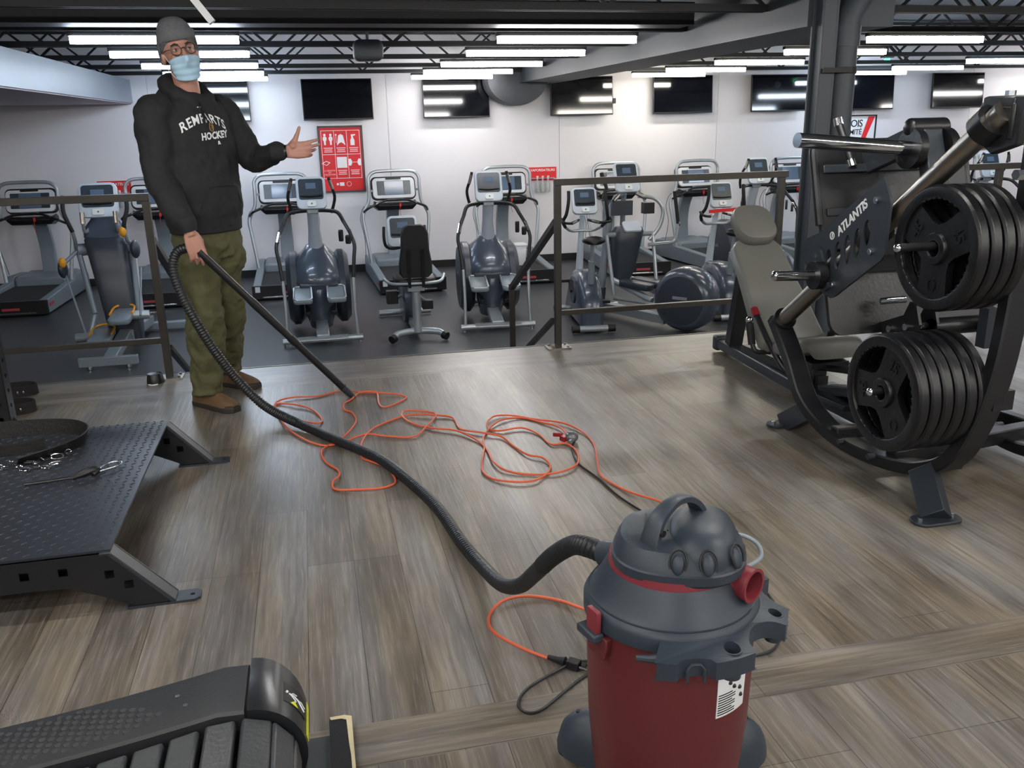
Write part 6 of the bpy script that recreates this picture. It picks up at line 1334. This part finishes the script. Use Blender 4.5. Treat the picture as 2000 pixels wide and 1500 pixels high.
# right hand: hanging, back to the viewer, fingers closed round the hose
dR = V3(0.22, 0.02, -0.97); nR = V3(0.30, -0.93, 0.10)
tipsR = hand(Rwr+V3(0.004, -0.004, -0.010), dR, nR, V3(1, 0.2, 0), 3, ((8, 16, 12), (10, 20, 14), (14, 26, 18), (18, 32, 20)), ((0.030, 0.016, 0.026), (0.055, 0.018, 0.050), (0.078, 0.010, 0.062)))
body = remesh(m_.build('body', skin, man), 0.0042, 3, 0.5)
# nails, eyes, brows, face
m_ = MB(); eye_w = mat('eye_white', 'b5aeaa', 0.3)
for s_ in (-1, 1):
    e = MB(); e.ell(hp_(s_*0.031, 0.0765, 0.006), (0.0115, 0.0095, 0.0068), 16, 10, FH); eo = e.build('eye', eye_w, man)
    e = MB(); e.ell(hp_(s_*0.031+0.001, 0.0845, 0.007), (0.0058, 0.0025, 0.0056), 14, 8, FH); e.build('iris', mat('brown_iris', '2c2018', 0.2) if s_ < 0 else MATS['brown_iris'], eo)
    e = MB(); e.tube([hp_(s_*0.016, 0.092, 0.027), hp_(s_*0.032, 0.091, 0.033), hp_(s_*0.049, 0.080, 0.027)], [0.0032, 0.004, 0.002], 8); e.build('eyebrow', mat('brown_hair', '3a2a20', 0.8) if s_ < 0 else MATS['brown_hair'], man)
    e = MB(); e.tube([hp_(s_*0.019, 0.087, 0.0145), hp_(s_*0.031, 0.0885, 0.0175), hp_(s_*0.043, 0.083, 0.013)], 0.0032, 8); e.build('eyelid', skin, man)
# glasses: round dark rims
m_ = MB()
for s_ in (-1, 1):
    c_ = hp_(s_*0.034, 0.104, 0.004); m_.tube([c_+FH @ V3(0.0235*math.cos(a), -abs(0.0235*math.cos(a))*0.1*(1 if math.cos(a)*s_ > 0 else -0.3), 0.0225*math.sin(a)) for a in (2*PI*k/28 for k in range(28))], 0.0021, 7, closed=True)
    m_.tube([hp_(s_*0.057, 0.100, 0.010), hp_(s_*0.074, 0.07, 0.010), hp_(s_*0.079, 0.0, 0.006)], 0.0018, 6)
m_.tube(catmull([hp_(-0.011, 0.105, 0.008), hp_(0, 0.108, 0.012), hp_(0.011, 0.105, 0.008)], 4), 0.002, 6); m_.build('glasses', glass_m, man)
# surgical mask with pleats
def mk(u, v, lift=0.0):
    """u -1..1 across, v 0 (top) .. 1 (chin)"""
    a = u*R(66); zz = -0.034-0.084*v; ry = 0.098-0.030*v+0.012*math.exp(-((u/0.22)**2))*math.exp(-((v-0.12)/0.25)**2)*1.8; rx = 0.073-0.012*v
    taper = 1-0.22*max(0, v-0.55)-0.0*v
    pl_ = 0.0018*math.sin(v*22)
    return hp_((rx+lift+pl_)*math.sin(a)*taper/math.sin(R(66))*0.97, (ry+lift+pl_)*(0.30+0.70*math.cos(a)**0.8)+0.008-0.012*abs(u)**3, zz+(0.012*(1-abs(u)**2) if v < 0.1 else 0)-0.014*v*(1-u*u))
nu, nv = 28, 22; g = [[mk(-1+2*i/nu, j/nv) for i in range(nu+1)] for j in range(nv+1)]
vs = [p for r_ in g for p in r_]; W_ = nu+1
m_ = MB(); m_.add(vs, [(j*W_+i, j*W_+i+1, (j+1)*W_+i+1, (j+1)*W_+i) for j in range(nv) for i in range(nu)])
mask = m_.build('face_mask', mask_m, man, sharp=80); so = mask.modifiers.new('thick', 'SOLIDIFY'); so.thickness = 0.0015
for s_ in (-1, 1):
    m_ = MB(); m_.tube(catmull([mk(s_, 0.05), hp_(s_*0.076, 0.03, -0.010), hp_(s_*0.083, -0.018, 0.012), hp_(s_*0.085, -0.028, -0.015), hp_(s_*0.078, -0.01, -0.045), mk(s_, 0.9)], 6), 0.0013, 6); m_.build('ear_loop', white_pl, mask)
# beanie
m_ = MB(); rings = []
for q_ in range(17):
    t_ = q_/16; z = 0.0+0.155*math.sin(t_*PI/2)**0.9; sc = math.cos(t_*PI/2)**0.78 if t_ < 1 else 0.02
    ring = []
    for k in range(36):
        a = 2*PI*k/36; x = 0.088*sc*math.cos(a); y = 0.108*sc*math.sin(a)-0.008
        # lower edge rises over the forehead and drops over the ears and nape
        low = 0.050 if math.sin(a) > 0.35 else (0.050-0.085*min(1, (0.35-math.sin(a))/0.55))
        zz = low+(0.162-low)*(z/0.155)+(0.012 if 0 else 0)
        ring.append(hp_(x, y-0.018*t_, zz))
    rings.append(ring)
m_.loft(rings); bn_ = m_.build('beanie', knit_m, man, sharp=80)
m_ = MB(); rings = []
for dz, dr in ((-0.002, 0.0), (0.0, 0.0045), (0.040, 0.0045), (0.044, 0.0)):
    ring = []
    for k in range(36):
        a = 2*PI*k/36; low = 0.050 if math.sin(a) > 0.35 else (0.050-0.085*min(1, (0.35-math.sin(a))/0.55))
        ring.append(hp_((0.087+dr)*math.cos(a), (0.107+dr)*math.sin(a)-0.008, low+dz))
    rings.append(ring)
m_.loft(rings, False); m_.build('beanie_cuff', knit_m, bn_, sharp=80)
# hoodie
m_ = MB()
m_.loft([ering((x, y, z), a, b, 32, 0.9) for x, y, z, a, b in ((-0.508, 4.615, 0.925, 0.185, 0.135), (-0.508, 4.615, 0.965, 0.192, 0.142), (-0.51, 4.615, 1.02, 0.205, 0.160), (-0.515, 4.615, 1.12, 0.208, 0.160), (-0.52, 4.615, 1.25, 0.212, 0.158), (-0.52, 4.615, 1.36, 0.218, 0.150), (-0.52, 4.612, 1.43, 0.208, 0.138), (-0.52, 4.612, 1.485, 0.175, 0.115), (-0.518, 4.615, 1.525, 0.12, 0.098), (-0.516, 4.615, 1.555, 0.085, 0.085))])
m_.tube(catmull([Rsh+lf*0.05+UP*0.015, Rsh-lf*0.02, (Rsh+Rel)/2-lf*0.008, Rel, (Rel+Rwr)/2-UP*0.006, Rwr+UP*0.020], 5), list(np.interp(np.linspace(0, 1, 26), [0, 0.2, 0.4, 0.6, 0.8, 0.95, 1], [0.075, 0.088, 0.078, 0.070, 0.064, 0.050, 0.043])), 18)
m_.tube(catmull([Lsh-lf*0.05+UP*0.015, Lsh+lf*0.01, (Lsh+Lel)/2, Lel, (Lel+Lwr)/2-UP*0.004, Lwr-V3(0.012, 0, 0)], 5), list(np.interp(np.linspace(0, 1, 26), [0, 0.2, 0.4, 0.6, 0.8, 0.95, 1], [0.075, 0.086, 0.076, 0.070, 0.060, 0.046, 0.038])), 18)
# hood bunched round the neck
hr_ = []
for k in range(26):
    a = 2*PI*k/26; r_ = 0.088+0.014*max(0, -math.sin(a)); hr_.append(V3(-0.516, 4.622, 1.565-0.050*math.sin(a)*1.0+0.0)+lf*r_*math.cos(a)+fw*(r_*0.98)*math.sin(a))
m_.tube(hr_, [0.027+0.016*max(0, -math.sin(2*PI*k/26)) for k in range(26)], 12, closed=True)
m_.ell(V3(-0.516, 4.62, 1.50)-fw*0.125, (0.11, 0.06, 0.10), 20, 12, np.stack([lf, fw, UP], 1))
hoodie = remesh(m_.build('hoodie', hood_m, man), 0.0075, 4, 0.5); folds(hoodie, 0.13, 0.035); folds(hoodie, 0.045, 0.012)
bpy.context.view_layer.update(); dg = bpy.context.evaluated_depsgraph_get(); dg.update()
ev = hoodie.evaluated_get(dg); hme = ev.to_mesh(); hro = root_loc(hoodie)
bvh = BVHTree.FromPolygons([v.co+hro for v in hme.vertices], [tuple(p.vertices) for p in hme.polygons]); ev.to_mesh_clear()
pc = V3(-0.52, 4.615, 0)+fw*0.5
def on_chest(u, z, lift=0.0018):
    o = pc+lf*u+UP*z; h = bvh.ray_cast(Vector(o), Vector(-fw))
    return (np.array(h[0]) if h[0] is not None else pc-fw*0.35+lf*u+UP*z)+fw*lift
def chest_text(txt, u0, z0, size, bold, arc=0, slope=0.07, sp=1.0, sq_=1.0):
    vs, fs = text_geo(txt, size, 0.0, bold, 0, sp); T = MB()
    # subdivide long edges by re-sampling through bmesh so the lettering follows the cloth
    bm = bmesh.new(); bv = [bm.verts.new(v) for v in vs]
    for f in fs:
        try: bm.faces.new([bv[i] for i in f])
        except ValueError: pass
    bmesh.ops.triangulate(bm, faces=bm.faces); bmesh.ops.subdivide_edges(bm, edges=[e for e in bm.edges if e.calc_length() > size*0.12], cuts=2, use_grid_fill=False)
    bm.verts.index_update(); P_ = []
    for v in bm.verts: x, y = v.co.x*sq_, v.co.y; P_.append(on_chest(u0+x, z0+y-arc*x*x+slope*x))
    F_ = [tuple(v.index for v in f.verts) for f in bm.faces]; bm.free(); T.add(P_, F_); return T
T = chest_text('REMPARTS', -0.035, 1.440, 0.058, 0.0012, 2.6, 0.05, 1.12, 0.84); T.build('chest_lettering', sticker, hoodie, label='white arched REMPARTS lettering')
T = chest_text('HOCKEY', 0.008, 1.362, 0.044, 0.0018, 0, 0.08, 1.05, 0.9); T.build('chest_lettering', sticker, hoodie, label='white HOCKEY lettering')
m_ = MB(); m_.tube([on_chest(-0.005+0.013*math.cos(a), 1.402+0.019*math.sin(a)) for a in (2*PI*k/20 for k in range(20))], 0.0022, 6, closed=True); m_.tube([on_chest(-0.009, 1.411), on_chest(0.0, 1.409), on_chest(-0.004, 1.392)], 0.002, 5); m_.build('chest_emblem', mat('gold_print', '9a7c4c', 0.6), hoodie)
m_ = MB(); m_.tube([on_chest(0.022, 1.335), on_chest(0.022, 1.322), on_chest(0.032, 1.322), on_chest(0.024, 1.337)], 0.0028, 5); m_.box(on_chest(-0.04, 1.492), (0.018, 0.003, 0.004), rotm('Z', 46)); m_.build('small_print', sticker, hoodie)
for u in (-0.042, -0.028):
    m_ = MB(); m_.tube([on_chest(u*0.9, 1.515, 0.003), on_chest(u, 1.47, 0.003), on_chest(u+0.006, 1.43, 0.003), on_chest(u+0.004, 1.405, 0.003)], 0.0035, 6); m_.build('drawstring', black_pl, hoodie)
# kangaroo pocket seams, cuffs and hem band
m_ = MB(); m_.tube([on_chest(u, z, 0.001) for u, z in ((-0.12, 0.985), (-0.115, 1.03), (-0.075, 1.125), (-0.03, 1.13), (0.05, 1.13), (0.10, 1.12), (0.13, 1.04), (0.135, 0.985))], 0.0035, 6); m_.build('pocket_seam', hood_m, hoodie)
for W0, dd in ((Rwr, dR), (Lwr, dL)):
    dd = dd/np.linalg.norm(dd); m_ = MB(); m_.tube([W0-dd*0.062, W0-dd*0.055, W0-dd*0.005, W0+dd*0.002], [0.044, 0.046, 0.039, 0.036], 20); m_.build('cuff', hood_m, hoodie)
m_ = MB(); m_.loft([ering((-0.508, 4.615, z), a, b, 32, 0.9) for z, a, b in ((0.905, 0.180, 0.130), (0.91, 0.186, 0.136), (0.965, 0.190, 0.140), (0.97, 0.184, 0.134))], False); m_.build('hem_band', hood_m, hoodie)
# watch / wristband
m_ = MB(); m_.ring([(0.029, -0.006), (0.031, -0.006), (0.031, 0.006), (0.029, 0.006)], 24, Lwr+V3(0.010, 0, 0), dL); m_.build('wristband', black_pl, man)
m_ = MB(); m_.ring([(0.0095, -0.0015), (0.0108, -0.0015), (0.0108, 0.0015), (0.0095, 0.0015)], 16, tipsR[2][0]-tipsR[2][1]*2.6+V3(0, -0.002, 0.01), tipsR[2][1]); m_.build('finger_ring', zinc, man)
# trousers
m_ = MB()
m_.loft([ering((-0.508, 4.618, z), a, b, 28, 0.85) for z, a, b in ((0.78, 0.150, 0.110), (0.84, 0.172, 0.128), (0.92, 0.170, 0.125), (1.00, 0.165, 0.118))])
for H_, K_, A_ in ((Rhip, Rkn, Ran), (Lhip, Lkn, Lan)):
    m_.tube(catmull([H_+UP*0.02, H_-UP*0.10, (H_+K_)/2, K_, (K_+A_)/2, A_+UP*0.06, A_-UP*0.015], 5), list(np.interp(np.linspace(0, 1, 31), [0, 0.15, 0.4, 0.5, 0.7, 0.9, 1], [0.095, 0.107, 0.094, 0.088, 0.083, 0.076, 0.080])), 20)
pants = remesh(m_.build('trousers', pant_m, man), 0.0075, 4, 0.5); folds(pants, 0.11, 0.05); folds(pants, 0.045, 0.022)
# boots
def boot(A_, d, nm):
    d = d/np.linalg.norm(d); s = np.cross(UP, d); c0 = np.array([A_[0], A_[1], 0])-d*0.045
    F_ = lambda u, w, z: c0+d*u+s*w+UP*z
    secs = ((-0.055, 0.030, 0.10), (-0.035, 0.036, 0.12), (0.02, 0.038, 0.125), (0.06, 0.038, 0.118), (0.10, 0.041, 0.095), (0.15, 0.047, 0.078), (0.19, 0.047, 0.066), (0.222, 0.038, 0.055), (0.240, 0.02, 0.042))
    m_ = MB(); m_.loft([[F_(u, w*math.cos(a)*(1.0 if math.sin(a) < 0.2 else 0.92), 0.022+(h-0.022)*max(0, math.sin(a))**0.75) for a in (R(b_) for b_ in list(range(0, 181, 15)))] for u, w, h in secs])
    b = m_.build('boot', boot_m, man, sharp=60)
    m_ = MB(); m_.loft([[F_(u, w*1.07*q_, z) for q_, z in ((-1, 0.002), (1, 0.002), (1.02, 0.026), (-1.02, 0.026))] for u, w, h in ((-0.064, 0.020, 0), (-0.055, 0.032, 0), (0.0, 0.037, 0), (0.06, 0.038, 0), (0.12, 0.046, 0), (0.19, 0.049, 0), (0.225, 0.040, 0), (0.246, 0.022, 0))]); m_.build('sole', sole_m, b, bevel=0.003)
    m_ = MB(); m_.loft([[F_(u, w*1.04*math.cos(R(a)), 0.024+(h-0.024)*max(0, math.sin(R(a)))**0.75) for a in range(0, 181, 15)] for u, w, h in ((0.205, 0.045, 0.042), (0.225, 0.039, 0.044), (0.244, 0.022, 0.036))]); m_.build('toe_guard', sole_m, b)
    m_ = MB()
    for q_ in range(5):
        u = 0.055+0.022*q_; z = 0.118-0.012*q_; m_.tube([F_(u, -0.026, z-0.012), F_(u+0.01, 0, z+0.001), F_(u, 0.026, z-0.012)], 0.0028, 6); m_.tube([F_(u, 0.026, z-0.012), F_(u+0.014, 0, z-0.003), F_(u+0.022, -0.026, z-0.022)], 0.0026, 6)
    m_.build('laces', mat('brown_lace', '4a3424', 0.8) if 'brown_lace' not in MATS else MATS['brown_lace'], b)
    m_ = MB(); m_.tube([F_(0.0, 0, 0.10), F_(-0.005, 0, 0.15)], [0.044, 0.045], 18); m_.build('collar', boot_m, b)
boot(Ran, fw, 'r'); boot(Lan, V3(0.82, -0.57, 0), 'l')
